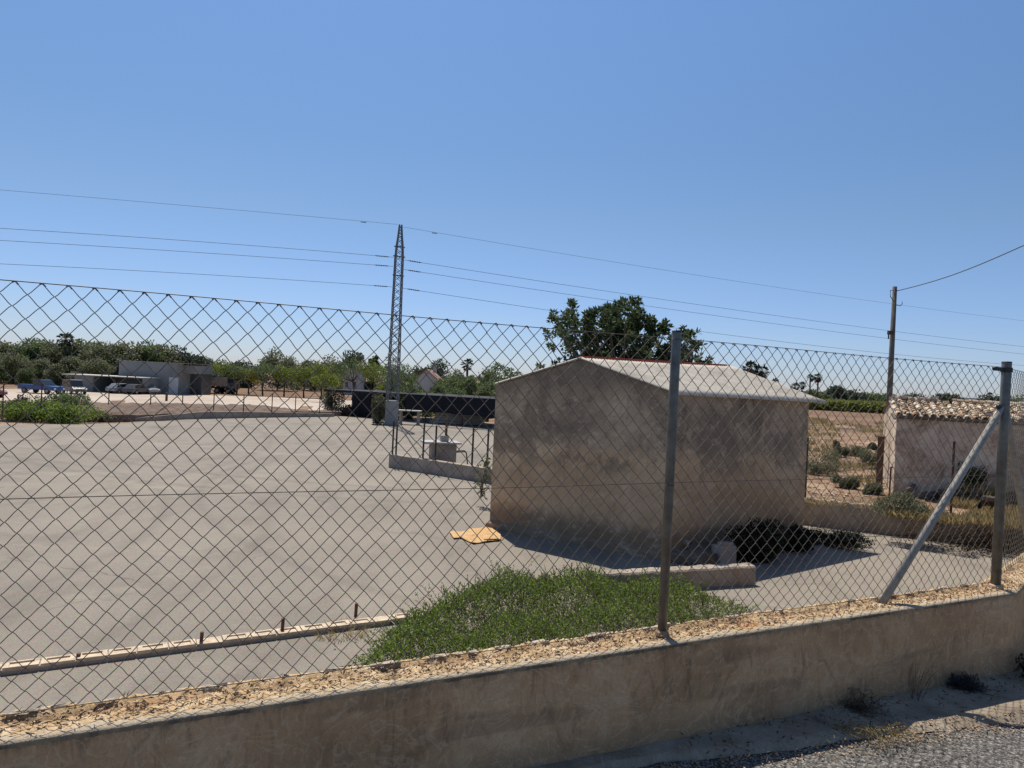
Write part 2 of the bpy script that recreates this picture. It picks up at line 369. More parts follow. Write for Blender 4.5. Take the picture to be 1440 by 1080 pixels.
k = NM('torn_orange_card', .85, .2)
c = k.ramp(k.noise(9, 5, .7), [(.36, (.45, .34, .24)), (.46, (.56, .38, .2)), (.53, (.6, .33, .08)), (.57, (.4, .26, .15)), (.68, (.6, .5, .4))]); k.col(c); M['orange'] = k.m
for nm, c in dict(blue=(.012, .055, .2), red=(.17, .03, .03), silver=(.22, .23, .24), grey=(.07, .07, .075), white=(.7, .7, .68), tarp=(.02, .12, .45)).items():
    kk = NM(nm+'_paint', .3 if nm != 'tarp' else .6, .5); kk.col(kk.mix(k and .0 or 0.0, c, c)); M[nm] = kk.m
M['glass'] = NM('dark_glass', .08, .6).col((.02, .025, .03)).m
M['tyre'] = simple('tyre_rubber', (.02, .02, .02), .8, .2, 10)
M['bwall'] = simple('grey_building_wall', (.2, .21, .215), .85, .12, .6)
M['bdoor'] = simple('pale_door_paint', (.5, .51, .5), .7, .1, 1)
M['white_wall'] = simple('white_house_wall', (.42, .41, .4), .85, .12, 1)
M['rooftile'] = simple('brown_roof_tiles', (.28, .17, .12), .85, .25, 2)
M['trailer'] = simple('trailer_brown_panel', (.3, .23, .19), .7, .15, 2)
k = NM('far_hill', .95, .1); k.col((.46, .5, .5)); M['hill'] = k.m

# ================================================================ SETTING
DW = Vector((.8997, .4365, 0)); NW_ = Vector((-.4365, .8997, 0)); A0 = Vector((.8115, 3.5325, 0))
def WL(s, off=0, z=0): return A0 + DW*s + NW_*off + Vector((0, 0, z))     # along the near fence
D2 = Vector((.707, .707, 0)); N2 = Vector((-.707, .707, 0)); SB = 2.79; Bp = WL(SB)
# road: one sloping sheet on the near side of the wall
def road_z(x, y=0): return -.0235*(x-.6)-.008
def sheet(name, poly, zf, mat, nx=60, ny=40):
    # poly: four corners, bilinear
    a, b, c, d = [Vector(p).to_3d() for p in poly]; V = []; Fc = []
    for j in range(ny+1):
        for i in range(nx+1):
            u = i/nx; v = j/ny
            p = (a*(1-u)+b*u)*(1-v)+(d*(1-u)+c*u)*v
            V.append((p.x, p.y, zf(p.x, p.y)))
    for j in range(ny):
        for i in range(nx):
            q = j*(nx+1)+i; Fc.append((q, q+1, q+nx+2, q+nx+1))
    return mesh_obj(name, V, Fc, mat)
ra = WL(-14, -.13); rb = WL(2.85, -.12); rc = rb+D2*30
struct(sheet('road', [ra-NW_*14, rb+Vector((9, -14, 0)), rb+Vector((0, -.0, 0)), ra], lambda x, y: road_z(x)-.02, M['road'], 80, 40), 'grey asphalt road in front of the wall', 'road')
V = [rb+Vector((9, -14, 0)), rc+Vector((16, -14, 0)), rc, rb]
o = mesh_obj('road', [(v.x, v.y, road_z(v.x)-.02) for v in V], [(0, 1, 2, 3)], M['road']); struct(o)
# concrete gutter strip with broken outer edge
V = []; Fc = []; ns = 260
rg = random.Random(3)
import mathutils
nz = mathutils.noise
for i in range(ns+1):
    s = -6+i*(8.75+6)/ns if False else -6+i*(8.9/ns)
    wv = max(.12, .14+.135*s)+.03*nz.noise(Vector((s*1.3, 0, 0)))+.03*nz.noise(Vector((s*6, 3, 0)))
    for jj in range(7):
        f = jj/6; p = WL(s, -.115-wv*f)
        z = road_z(p.x)+.012+.010*nz.noise(Vector((p.x*5, p.y*5, 1)))-(.03 if jj == 6 else 0)
        V.append((p.x, p.y, z))
for i in range(ns):
    for jj in range(6):
        q = i*7+jj; Fc.append((q, q+1, q+8, q+7))
struct(mesh_obj('pavement', V, Fc, M['gutter'], smooth=True), 'narrow broken concrete strip at the foot of the wall', 'pavement')
V = []; Fc = []
e0 = WL(2.9, -.115)
for i in range(80):
    s = i*.12; p = e0+D2*s
    for jj in range(7):
        f = jj/6; q = p-N2*(f*(.46+.04*nz.noise(Vector((s*4, 9, 0)))))
        if i == 0: q = WL(2.9, -.115-f*.5)
        V.append((q.x, q.y, road_z(q.x)+.012+.01*nz.noise(q*5)-(.03 if jj == 6 else 0)))
for i in range(79):
    for jj in range(6):
        q = i*7+jj; Fc.append((q, q+1, q+8, q+7))
struct(mesh_obj('pavement', V, Fc, M['gutter'], smooth=True))
# yard
bnd = [(-90, 8), (-45, 21), (-20.5, 28.3), (-17.7, 31), (-15.8, 37.6), (-11.1, 44.6), (-3, 46), (6, 30), (5.6, 15.3), (6.3, 14.9), (9.7, 13.1), (14, 10.9), (34, .5)]
yb = [Vector((x, y, ZY)) for x, y in bnd]
front = [WL(14, .0), WL(2.79, .0), WL(-14, .0), Vector((-40, -25, 0)), Vector((-90, -30, 0))]
pf = [WL(-14, .02), WL(SB, .02), Bp+D2*30]
V = [(p.x, p.y, ZY) for p in yb]+[(Bp.x+21.2, Bp.y+21.2 if False else Bp.y+.0, ZY)]
V = [(p.x, p.y, ZY) for p in yb]+[(30, -1, ZY), (Bp.x+.3, Bp.y-.1, ZY), (WL(-14).x, WL(-14).y, ZY), (-60, -30, ZY), (-100, -30, ZY)]
struct(mesh_obj('yard', V, [tuple(range(len(V)))[::-1]], M['yard']), 'wide sunlit yard of pale worn asphalt', 'yard')
bpy.data.objects['yard'].data.flip_normals() if bpy.data.objects['yard'].data.polygons[0].normal.z < 0 else None
# ground fan beyond the yard
def interp_r0(phi):
    for (x0, y0), (x1, y1) in zip(bnd[:-1], bnd[1:]):
        p0 = math.atan2(x0, y0); p1 = math.atan2(x1, y1)
        if p0 <= phi <= p1+1e-9:
            dx, dy = math.sin(phi), math.cos(phi)
            den = dx*(y1-y0)-dy*(x1-x0)
            return (x0*(y1-y0)-y0*(x1-x0))/den
    return 60
def sm(t): t = max(0, min(1, t)); return t*t*(3-2*t)
def gz(phi, r, r0=None):
    if r0 is None: r0 = interp_r0(phi)
    wl = 1-sm((math.degrees(phi)+3)/15)
    z0 = -1.02*wl-.5*(1-wl); z1 = ZL*wl+ZF*(1-wl)
    return z0+(z1-z0)*sm((r-r0)/28)
def GZ(x, y): return gz(math.atan2(x, y), math.hypot(x, y))
def fan(name, ph0, ph1, n, rs, mat, dz=0, rel=True, bumpy=0):
    V = []; Fc = []
    for i in range(n+1):
        ph = math.radians(ph0+(ph1-ph0)*i/n); r0 = interp_r0(ph)
        for q in rs:
            r = r0+q if rel else q
            if not rel: r = max(r, r0+.1)
            x, y = r*math.sin(ph), r*math.cos(ph)
            b = bumpy*nz.noise(Vector((x*.5, y*.5, 0)))*min(1, q/3) if r < 90 else 0
            V.append((x, y, gz(ph, r, r0)+dz+b))
    k_ = len(rs)
    for i in range(n):
        for j in range(k_-1):
            q = i*k_+j; Fc.append((q, q+k_, q+k_+1, q+1))
    return mesh_obj(name, V, Fc, mat)
rs = [0, .5, 1, 1.6, 2.3, 3, 4, 5, 6.5, 8, 10, 12, 14, 17, 20, 23, 26, 30, 35, 42, 50, 60, 75, 95, 120, 160, 220, 320, 500, 900, 2000, 6000, 15000]
struct(fan('ground', -88, 88, 352, rs, M['field'], 0, True, .12), 'dry stony field ground reaching the horizon', 'ground')
struct(fan('dirt_lot', -60, -9, 60, [52, 60, 70, 80, 90, 100, 112, 118], M['lot'], .02, False), 'pale dirt parking lot beyond the yard', 'lot')
struct(fan('near_ploughed_field', 8, 60, 60, [62, 75, 90, 105, 119], M['ploughed'], .03, False), 'brown strip of bare soil before the vineyard', 'field')
struct(fan('ploughed_field', -40, 70, 80, [128, 150, 190, 260, 400], M['ploughed'], .03, False), 'brown ploughed field in the distance', 'field')
# distant hills
V = []; Fc = []
for i in range(121):
    ph = math.radians(-60+i); r = 9000
    h = 35+60*max(0, nz.noise(Vector((i*.11, 2, 0)))+.35)*(.25+.75*sm((i-60)/20))
    V += [(r*math.sin(ph), r*math.cos(ph), -5), (r*math.sin(ph), r*math.cos(ph), h), ((r+900)*math.sin(ph), (r+900)*math.cos(ph), -5)]
for i in range(120):
    Fc += [(i*3, i*3+3, i*3+4, i*3+1), (i*3+1, i*3+4, i*3+5, i*3+2)]
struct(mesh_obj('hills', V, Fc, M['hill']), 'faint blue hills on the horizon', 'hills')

# ================================================================ NEAR WALL
bw = thing('boundary_wall', 'low rendered brown concrete wall along the road carrying the wire fence', 'wall', WL(0, 0, 0))
def loc(V, o): return [Vector(v)-o.location for v in V]
def wall_strip(offs_z, smin, smax, n, sec2=None):
    pass
def wall_point(s, off):   # s beyond SB bends into the second section
    if s <= SB: return WL(s, off)
    return Bp+D2*(s-SB)+N2*off
def mitre(s, off):
    # points close to the corner are mitred
    if s <= SB-.0:
        return WL(s, off)
    return Bp+D2*(s-SB)+N2*off
bis = (NW_+N2).normalized(); bl = 1/bis.dot(NW_)
def corner(off): return Bp+bis*(off*bl)
svals = list(np.arange(-9, SB-.06, .02))+[SB]+list(np.arange(SB+.08, SB+18, .04))
def wp(s, off):
    if abs(s-SB) < 1e-6: return corner(off)
    return wall_point(s, off)
# faces: front and back of the body
V = []; Fc = []
for i, s in enumerate(svals):
    fr = wp(s, -.1165); bk = wp(s, .098)
    ed = .006*nz.noise(Vector((s*3, 0, 5)))+.006*nz.noise(Vector((s*14, 0, 7)))
    for p, z, q in ((fr, -.6, 0), (fr, .1, .004*nz.noise(Vector((s*2, 1, 0)))), (fr, .3, .006*nz.noise(Vector((s*2, 4, 0)))), (fr, ZW-.012, 0), (wp(s, -.1), ZW-.045, 0), (bk, ZW-.045, 0), (bk, -1.1, 0)):
        V.append((p.x+q, p.y-q, z))
for i in range(len(svals)-1):
    a = i*7; b = a+7
    for j in range(6): Fc.append((a+j, b+j, b+j+1, a+j+1))
Fc.append((0, 1, 2, 3, 4, 5, 6)); 
mesh_obj('wall_body', loc(V, bw), Fc, M['wall'], bw)
# gritty crumbling top: dense grid
nn = 17; V = []; 
sv = list(np.arange(-5.5, SB-.012, .008))+[SB]+list(np.arange(SB+.03, SB+6, .02))+list(np.arange(SB+6, SB+18, .06))
for i, s in enumerate(sv):
    for j in range(nn):
        f = j/(nn-1); off = -.119+f*.219; off = -.119 if j == 1 else off
        p = wp(s, off)
        q = Vector((s*9, off*9, 0))
        h = .010*nz.noise(q)+.007*nz.noise(q*3.1)+.006*nz.noise(q*9)+.004*nz.noise(q*21)
        h *= .35+.65*sm((f-.2)/.15)
        h += .011*sm((f-.84)/.07)-.010*sm((f-.6)/.1)*sm((.84-f)/.06)
        if j == 0: h = -.020+.005*nz.noise(q*4)
        if j == nn-1: h = -.03
        if j == 1: h = h*.6-.004
        V.append((p.x, p.y, ZW-.004+h))
Q = []
for i in range(len(sv)-1):
    a = np.arange(nn-1)+i*nn
    Q.append(np.stack([a, a+nn, a+nn+1, a+1], 1))
np_obj('wall_top', np.array(V)-np.array(bw.location), np.concatenate(Q), M['walltop'], bw)
# loose chips lying on the top
mb = MB()
for i in range(2600):
    s = random.uniform(-3.4, SB+1.2); off = random.uniform(-.07, .075)+random.gauss(0, .012)
    p = wp(s, off); z = ZW+random.uniform(-.002, .01); a = random.choice([.0018, .002, .003, .003, .004, .006])*random.uniform(.6, 1.3)
    rot = Matrix.Rotation(random.uniform(0, 6.3), 3, 'Z') @ Matrix.Rotation(random.uniform(-.4, .4), 3, 'X')
    mb.box((p.x, p.y, z), (a*2, a*random.uniform(.8, 1.8), a*.6), mx=rot, j=a*.42)
mb.V = loc(mb.V, bw); mb.build('loose_chips', M['chip'], bw)['kind'] = 'stuff'
mb = MB()      # pale mortar rolls on the back lip
for i in range(60):
    s = random.uniform(-4.5, SB-.2); p = wp(s, .082+random.uniform(-.01, .008)); L = random.uniform(.02, .08)
    rot = Matrix.Rotation(math.atan2(DW.y, DW.x)+random.uniform(-.15, .15), 3, 'Z')
    mb.box((p.x, p.y, ZW+.006), (L, random.uniform(.012, .022), random.uniform(.008, .014)), mx=rot, j=.004, bev=.005)
mb.V = loc(mb.V, bw); mb.build('mortar_lip', M['lip'], bw)

# ================================================================ CHAIN LINK FENCE
fn = thing('chain_link_fence', 'chain-link wire fence with grey steel posts standing on the low roadside wall', 'fence', WL(0, 0, ZW))
def tubes_np(paths, r, n=4):
    """paths (k, m, 3) -> verts, quads"""
    k_, m_, _ = paths.shape
    t = np.empty_like(paths); t[:, 1:-1] = paths[:, 2:]-paths[:, :-2]; t[:, 0] = paths[:, 1]-paths[:, 0]; t[:, -1] = paths[:, -1]-paths[:, -2]
    t /= np.linalg.norm(t, axis=2, keepdims=True)+1e-9
    up = np.cross(t, np.array([NW_.x, NW_.y, .03])); up /= np.linalg.norm(up, axis=2, keepdims=True)+1e-9
    v = np.cross(t, up)
    an = 2*np.pi*np.arange(n)/n+.4
    P = paths[:, :, None, :]+r*(up[:, :, None, :]*np.cos(an)[None, None, :, None]+v[:, :, None, :]*np.sin(an)[None, None, :, None])
    idx = np.arange(k_*m_*n).reshape(k_, m_, n)
    a = idx[:, :-1, :]; b = idx[:, 1:, :]; a2 = np.roll(a, -1, 2); b2 = np.roll(b, -1, 2)
    return P.reshape(-1, 3), np.stack([a, a2, b2, b], -1).reshape(-1, 4)
WX = .077; HZ = .0812; ZT = 1.482; NR = 36
def link_mesh(name, base, D, N, s0, s1, seed):
    rng = np.random.default_rng(seed)
    nw = int((s1-s0)/(WX/2)); fr = [0, .06, .2, .5, .8, .94]
    paths = []
    for w_ in range(nw):
        x0 = s0+w_*WX/2; odd = w_ % 2; pts = []
        nrow = NR
        for r_ in range(nrow):
            za = ZT-r_*HZ/2; zb = za-HZ/2
            up = (r_+odd) % 2 == 0
            xa, xb = (x0, x0+WX/2) if up else (x0+WX/2, x0)
            for f in fr:
                # gentle S-bend: flatter in the middle, steeper at the knots
                g = f+.035*math.sin(2*math.pi*f)
                hook = .0030*math.cos(math.pi*f)*(1 if up else -1)
                ex = 0
                pts.append((xa+(xb-xa)*g, hook, za+(zb-za)*f))
        pts.append((xb, 0, zb))
        P = np.array(pts)
        if odd == 0: pass
        P[:, 0] += rng.normal(0, .0008)
        paths.append(P)
    P = np.array(paths)
    # slow warps of the whole net
    S = P[:, :, 0]; Z = P[:, :, 2]
    ft = np.clip((ZT-Z)/.15, 0, 1)*np.clip((Z-.03)/.1, 0, 1)
    warp = .018*np.sin(S*2.1+Z*3)+.008*np.sin(S*5.3-Z*4+1); dzs = (.006*np.sin(S*3.3+Z*5)+.004*np.sin(S*9.7-Z*7))*ft; dxs = (.006*np.sin(S*4.1-Z*6)+.0035*np.sin(S*13+Z*11))*ft
    dzs -= .012*ft*np.exp(-((S-.9)/.35)**2)+.010*ft*np.exp(-((S+1.7)/.3)**2)
    X = S+dxs
    O = np.array(base)[None, None, :]+X[..., None]*np.array(D)[None, None]+(P[:, :, 1]+warp*.6)[..., None]*np.array(N)[None, None]
    O[..., 2] += Z+dzs
    V, Q = tubes_np(O, .00165, 4)
    return np_obj(name, V-np.array(fn.location)*0, Q, M['wire'], fn, True)
OR = Vector((0, 0, 0))
off = Vector(NW_)*.032   # net hangs on the yard side of the posts? (it passes behind them)
s_start = -5.8; ph = (-2.75-s_start) % WX; s_start += ph - WX
link_mesh('wire_net', off, DW, NW_, s_start, SB, 1)
b2 = (Bp-A0)+N2*.03
link_mesh('wire_net', b2, D2, N2, 0.02, 8.2, 2)
# tension wires
def wires(mb, base, D, s0, s1, zs, sag=0):
    for z in zs:
        pts = []
        for i in range(41):
            s = s0+(s1-s0)*i/40; pts.append(Vector(base)+Vector(D)*s+Vector((0, 0, z+.003*math.sin(s*2.3+z*9)-sag*math.sin(math.pi*i/40))))
        mb.tube(pts, .0019, 5)
mb = MB(); wires(mb, off, DW, -5.8, SB, (ZT, .752, .022)); wires(mb, b2, D2, 0, 8.2, (ZT, .752, .022))
mb.build('tension_wire', M['wire'], fn, True)
# small wire twists where net meets top wire
mb = MB(); s = s_start
while s < SB:
    c0 = Vector(off)+Vector(DW)*s+Vector((0, 0, ZT-.003)); mb.tube([c0+Vector(DW)*-.009, c0+Vector((0, 0, .004)), c0+Vector(DW)*.009+Vector((0, 0, -.006))], .0028, 5); s += WX
mb.build('wire_twists', M['wire'], fn)['kind'] = 'stuff'
def post(s, parent=fn, r=.0235, h=1.51):
    p = Vector(DW)*s
    if s == SB: p = Bp-A0
    o = thing_part('post', parent)
    mb = MB(); n = 20
    mb.tube([p+Vector((0, 0, -.03)), p+Vector((0, 0, h-.004)), p+Vector((0, 0, h))], [r, r, r*.93], n)
    return mb.build('post', M['galv'], parent, False)
def thing_part(*a): return None
for s in (-3.05, 0.0, SB):
    mb = MB(); p = Vector(DW)*s; r = .0235 if s < 2 else .030
    h = 1.515
    mb.tube([p+Vector((0, 0, -.03)), p+Vector((0, 0, h-.004)), p+Vector((0, 0, h))], [r, r, r*.93], 24)
    po = mb.build('post', M['galv'], fn)
    for q in po.data.polygons: q.use_smooth = len(q.vertices) == 4
    mb = MB(); mb.tube([p+Vector((0, 0, h)), p+Vector((0, 0, h+.006))], [r*1.08, r*.95], 20); mb.build('post_cap', M['dark'], po)
    mb = MB(); mb.tube([p+Vector((0, 0, -.004)), p+Vector((0, 0, .012)), p+Vector((0, 0, .02))], [r*1.6, r*1.4, r*1.05], 14); mb.build('mortar_collar', M['chip'], po)
    if s < 2:
        for zc in (ZT, .752):
            mb = MB(); mb.tube([p+Vector((math.cos(a)*(r+.003), math.sin(a)*(r+.003), zc-.004)) for a in np.linspace(0, 6.28, 13)], .0016, 4); mb.build('tie_wire', M['wire'], po)
pb = Bp-A0
mb = MB()    # clamp collar with tensioner at the top of the corner post
mb.tube([pb+Vector((0, 0, 1.450)), pb+Vector((0, 0, 1.480))], .036, 16)
mb.box(pb-DW*.075+Vector((0, 0, 1.466)), (.11, .012, .024), rz=math.atan2(DW.y, DW.x)); mb.box(pb-DW*.125+Vector((0, 0, 1.468)), (.035, .028, .028), rz=math.atan2(DW.y, DW.x), bev=.006)
mb.box(pb+D2*.05+Vector((0, 0, 1.466)), (.05, .012, .024), rz=math.pi/4)
mb.build('wire_clamp', M['dark'], fn)
def brace(D, L, z1, mat, name='brace'):
    a = pb+D*L+Vector((0, 0, -.01)); top = pb+D*.035+Vector((0, 0, z1))
    k1 = a.lerp(top, .93)
    mb = MB(); mb.tube([a, a.lerp(top, .5), k1, top+Vector((0, 0, .015))], [.0225, .0225, .0225, .019], 16)
    o = mb.build(name, M['zinc'], fn, True)
    mb = MB(); mb.box(top+D*.01+Vector((0, 0, .015)), (.07, .03, .034), rz=math.atan2(D.y, D.x), bev=.008); mb.build('brace_clamp', M['dark'], o)
brace(-DW, 1.15, 1.20, None)
brace(D2, 1.3, 1.20, None)

# ================================================================ YARD THINGS
# ---- kerb of hollow bricks
K0 = G(0, 951, ZY); K1 = G(480, 888, ZY); kd = (K1-K0).normalized(); kn = Vector((-kd.y, kd.x, 0))
kb = thing('brick_kerb', 'line of hollow bricks laid flat as a low kerb across the yard', 'kerb', K0)
KL = (G(545, 876, ZY)-K0).length
mb = MB(); mb.box(kd*(KL/2-1)+kn*.075+Vector((0, 0, .02)), (KL+2, .13, .045), rz=math.atan2(kd.y, kd.x)); mb.build('mortar_bed', M['conc'], kb)
mb = MB(); s = -2.2
while s < KL+.4:
    mb = MB(); L = random.uniform(.22, .26); c0 = kd*(s+L/2)+kn*.075+Vector((0, 0, .048)); rz = math.atan2(kd.y, kd.x)+random.uniform(-.02, .02)
    R3 = Matrix.Rotation(rz, 3, 'Z'); t = .022
    hh = .028+random.uniform(-.004, .006)
    if random.random() < .12: mb.box(c0, (L, .145, hh*.5), rz=rz, j=.004)
    else:
        mb.box(c0+R3 @ Vector((0, .06, 0)), (L, .025, hh), rz=rz, j=.002); mb.box(c0-R3 @ Vector((0, .06, 0)), (L, .025, hh), rz=rz, j=.002)
        mb.box(c0+R3 @ Vector((L/2-.02, 0, 0)), (.04, .096, hh), rz=rz, j=.002); mb.box(c0-R3 @ Vector((L/2-.02, 0, 0)), (.04, .096, hh), rz=rz, j=.002)
        mb.box(c0-Vector((0, 0, .006)), (L-.08, .096, hh-.014), rz=rz)
    s += L+.012; mb.build('hollow_brick', M['block'], kb)
for px, py, hgt in ((283, 903, .10), (397, 886, .12), (500, 868, .15), (110, 925, .04)):
    p = G(px, py, ZY+.05)-K0
    mb = MB(); mb.tube([p, p+Vector((.004, 0, hgt))], .018, 8); mb.build('cut_off_post', M['rust'], kb)
# ---- low wall stub
E0 = Vector((1.2, 9.09, ZY)); E1 = Vector((3.57, 9.96, ZY)); ed = (E1-E0).normalized(); en = Vector((-ed.y, ed.x, 0))
st = thing('low_wall_stub', 'short low concrete wall stub ending beside the plain shed corner', 'wall', E0)
L = (E1-E0).length; V = []; Fc = []; n = 60
for i in range(n+1):
    s = L*i/n
    for (of, z) in ((0, 0), (0, .24), (.02, .262), (.13, .268), (.19, .262), (.21, .24), (.21, 0)):
        q = Vector((s*6, of*6, z*4)); V.append(ed*(s)+en*(of+.008*nz.noise(q))+Vector((0, 0, z+(.014*nz.noise(q*1.7) if z > .1 else 0))))
for i in range(n):
    for j in range(6): a = i*7+j; Fc.append((a, a+7, a+8, a+1))
Fc += [tuple(range(7)), tuple(n*7+j for j in range(7))[::-1]]
mesh_obj('wall_body', V, Fc, M['stain'], st)
mb = MB()
for i in range(90):
    s = random.uniform(0, L); p = ed*s+en*random.uniform(.05, .19)+Vector((0, 0, .268)); a = random.uniform(.004, .011)
    mb.box(p, (a*2, a*1.5, a), rz=random.uniform(0, 3), j=a*.3)
mb.build('loose_stones', M['lip'], st)['kind'] = 'stuff'

# ---- shed
SN = Vector((2.6, 11.12, 0)); SL = Vector((-.29, 12.96, 0)); SR = Vector((5.74, 13.6, 0)); SF = SL+SR-SN
sh = thing('shed', 'windowless brown rendered shed with a white corrugated gable roof in the yard', 'shed', (SN.x, SN.y, ZY))
def lsh(v): return Vector(v)-sh.location
zE = 1.62; zR = 2.13
def wallgrid(a, b, topf, nx=50, nzn=26, amp=.012):
    V = []; Fc = []; a = Vector(a); b = Vector(b)
    nrm = Vector(((b-a).y, -(b-a).x, 0)).normalized()
    for i in range(nx+1):
        u = i/nx; p = a.lerp(b, u); tz = topf(u)
        for j in range(nzn+1):
            z = ZY-.05+(tz-ZY+.05)*j/nzn
            e = 0 if i in (0, nx) else amp*nz.noise(Vector((p.x*1.7, p.y*1.7, z*1.7)))
            V.append(lsh((p.x+nrm.x*e, p.y+nrm.y*e, z)))
    for i in range(nx):
        for j in range(nzn): q = i*(nzn+1)+j; Fc.append((q, q+nzn+1, q+nzn+2, q+1))
    return V, Fc
gab = lambda u: zE+(zR-zE)*(1-abs(u-.5)*2)
gab2 = lambda u: zE+(zR+.02-zE)*(1-abs(u-.5)*2)
mb = MB()
mb.add(*wallgrid(SL, SN, gab)); mb.add(*wallgrid(SN, SR, lambda u: zE)); mb.add(*wallgrid(SR, SF, gab)); mb.add(*wallgrid(SF, SL, lambda u: zE))
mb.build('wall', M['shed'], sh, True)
for o_ in sh.children:
    for q in o_.data.polygons: q.use_smooth = False
# roof: corrugated
eR = (SR-SN).normalized(); gL = (SL-SN).normalized()
def slope(side):
    # side 0: eave along N-R ; side 1: eave along L-F
    Lr = (SR-SN).length; pitch = .075; n = int((Lr+.42)/pitch*8); V = []; Fc = []
    for i in range(n+1):
        s = -.03+(Lr+.32)*i/n; wv = .016*math.sin(2*math.pi*s/pitch)
        for j in range(9):
            v = j/8
            base = SN+eR*s
            wdt = (SL-SN).length
            ov = .06+.14*i/n
            if side == 0: d = -ov+(wdt/2+ov)*v
            else: d = wdt+.03-(wdt/2+.03)*v
            z = zE+(zR-zE)*(d/(wdt/2) if d < wdt/2 else 2-d/(wdt/2))
            sagd = -.02*math.sin(math.pi*s/Lr)*v
            # slight kick-up at the verge nearest the eave
            p = base+gL*d; z += .07*max(0, s/Lr)*(1-abs(d-wdt/2)/(wdt/2)) if 0 < d < wdt else 0
            V.append(lsh((p.x, p.y, z+.035+wv+sagd*.4)))
    for i in range(n):
        for j in range(8): q = i*9+j; Fc.append((q, q+9, q+10, q+1))
    m2 = mesh_obj('roof_sheet', V, Fc, M['sheet'], sh, True)
    md = m2.modifiers.new('t', 'SOLIDIFY'); md.thickness = .008
    return m2
slope(0); slope(1)
mb = MB(); wd = (SL-SN).length
a = SN+gL*(wd/2)+eR*.05; b = a+eR*((SR-SN).length+.1)
Lr_ = (SR-SN).length; mb.bar(lsh((a.x, a.y, zR+.06)), lsh((b.x, b.y, zR+.13)), .04, .02)
mb.build('ridge_strip', M['redcap'], sh)
mb = MB()
mb.tube([lsh((a.x+eR.x*s-.0, a.y+eR.y*s, zR+.045+.07*s/Lr_)) for s in np.linspace(-.02, 4.0, 20)], .02, 10); mb.build('ridge_cap', M['redcap'], sh, True)
mb = MB()  # mortar verge along the near gable
for (p, q) in ((SN-gL*.05, SN+gL*(wd/2)), (SN+gL*(wd/2), SL+gL*.01)):
    zz = lambda P: zE+(zR-zE)*(1-abs((P-SN).dot(gL)-wd/2)/(wd/2))
    n1 = -eR*.012
    mb.bar(lsh((p.x+n1.x, p.y+n1.y, zz(p)+.022)), lsh((q.x+n1.x, q.y+n1.y, zz(q)+.022)), .05, .022)
mb.build('verge_mortar', M['conc'], sh)
mb = MB()      # rough footing at the foot of the visible walls
for (p, q, o2) in ((SL, SN, -eR), (SN, SR, Vector((eR.y, -eR.x, 0)))):
    n_ = 40; V = []; 
    for i in range(n_+1):
        b = p.lerp(q, i/n_); k1 = .10+.05*nz.noise(Vector((i*.3, o2.x, 0))); k2 = .09+.05*nz.noise(Vector((i*.35, 4, o2.y)))
        V += [lsh(b+o2*k1+Vector((0, 0, ZY-.02))), lsh(b+o2*k1*.9+Vector((0, 0, ZY+k2))), lsh(b+o2*.002+Vector((0, 0, ZY+k2+.05)))]
    mb.add(V, [f for i in range(n_) for f in ((i*3, i*3+3, i*3+4, i*3+1), (i*3+1, i*3+4, i*3+5, i*3+2))])
mb.build('footing', M['shed'], sh)
# broken plinth slabs along the near corner
nR = Vector((eR.y, -eR.x, 0))
pl = thing('concrete_rubble_slab', 'broken concrete slab leaning at the foot of the shed corner behind the wall stub', 'rubble', (SN+nR*.3+eR*.7).to_tuple()[:2]+(ZY,))
mb = MB()
az = math.atan2(eR.y, eR.x)
mb.box((0, 0, .07), (1.3, .45, .14), rz=az, j=.03, bev=.03); mb.box((.25, .2, .18), (.6, .24, .1), rz=az+.1, j=.03, bev=.02)
mb.box((-.55, -.2, .08), (.4, .35, .16), rz=az+.5, j=.04, bev=.02)
mb.build('slab', simple('dirty_mortar', (.17, .135, .1), .9, .35, 6, bump=.5), pl)
p = G(1017, 791, ZY); o_ = thing('concrete_block', 'square grey concrete block standing in the shade by the dark weeds', 'block', (p.x, p.y, ZY))
mb = MB(); mb.box((0, 0, .14), (.30, .24, .28), rz=.3, j=.012, bev=.015); mb.build('block_body', M['conc'], o_)
mb = MB(); mb.box((.02, .0, .3), (.2, .16, .05), rz=.5, j=.012, bev=.01); mb.build('mortar_lump', M['stain'], o_)
p = SN+eR*.4; o_ = thing('drain_pipe', 'short pale pipe end poking out of the shed wall', 'pipe', (p.x, p.y, ZY+.24))
mb = MB()
q0 = Vector((0, 0, 0)); mb.tube([q0+nR*-.1, q0+nR*.12], .05, 14, cap=False); mb.tube([q0+nR*-.1, q0+nR*.118], .042, 14, cap=False); mb.build('pipe_body', M['conc'], o_)

# ---- leaves
rngL = np.random.default_rng(11)
def leaf_quads(C, L, Wd, up=.5, fold=0, dirs=None, rng=rngL):
    n = len(C); L = np.broadcast_to(L, (n,)); Wd = np.broadcast_to(Wd, (n,))
    if dirs is None:
        d = rng.normal(size=(n, 3)); d[:, 2] += up
    else: d = dirs+rng.normal(size=(n, 3))*.35
    d /= np.linalg.norm(d, axis=1, keepdims=True)+1e-9
    r = rng.normal(size=(n, 3)); sd = np.cross(d, r); sd /= np.linalg.norm(sd, axis=1, keepdims=True)+1e-9
    L = L[:, None]; Wd = Wd[:, None]
    P = np.stack([C, C+d*L*.45+sd*Wd*.5, C+d*L, C+d*L*.45-sd*Wd*.5], 1)
    return P.reshape(-1, 3), np.arange(n*4).reshape(n, 4)
def inpoly(x, y, poly):
    c = np.zeros(len(x), bool); j = len(poly)-1
    for i in range(len(poly)):
        xi, yi = poly[i]; xj, yj = poly[j]
        c ^= ((yi > y) != (yj > y)) & (x < (xj-xi)*(y-yi)/(yj-yi+1e-12)+xi); j = i
    return c
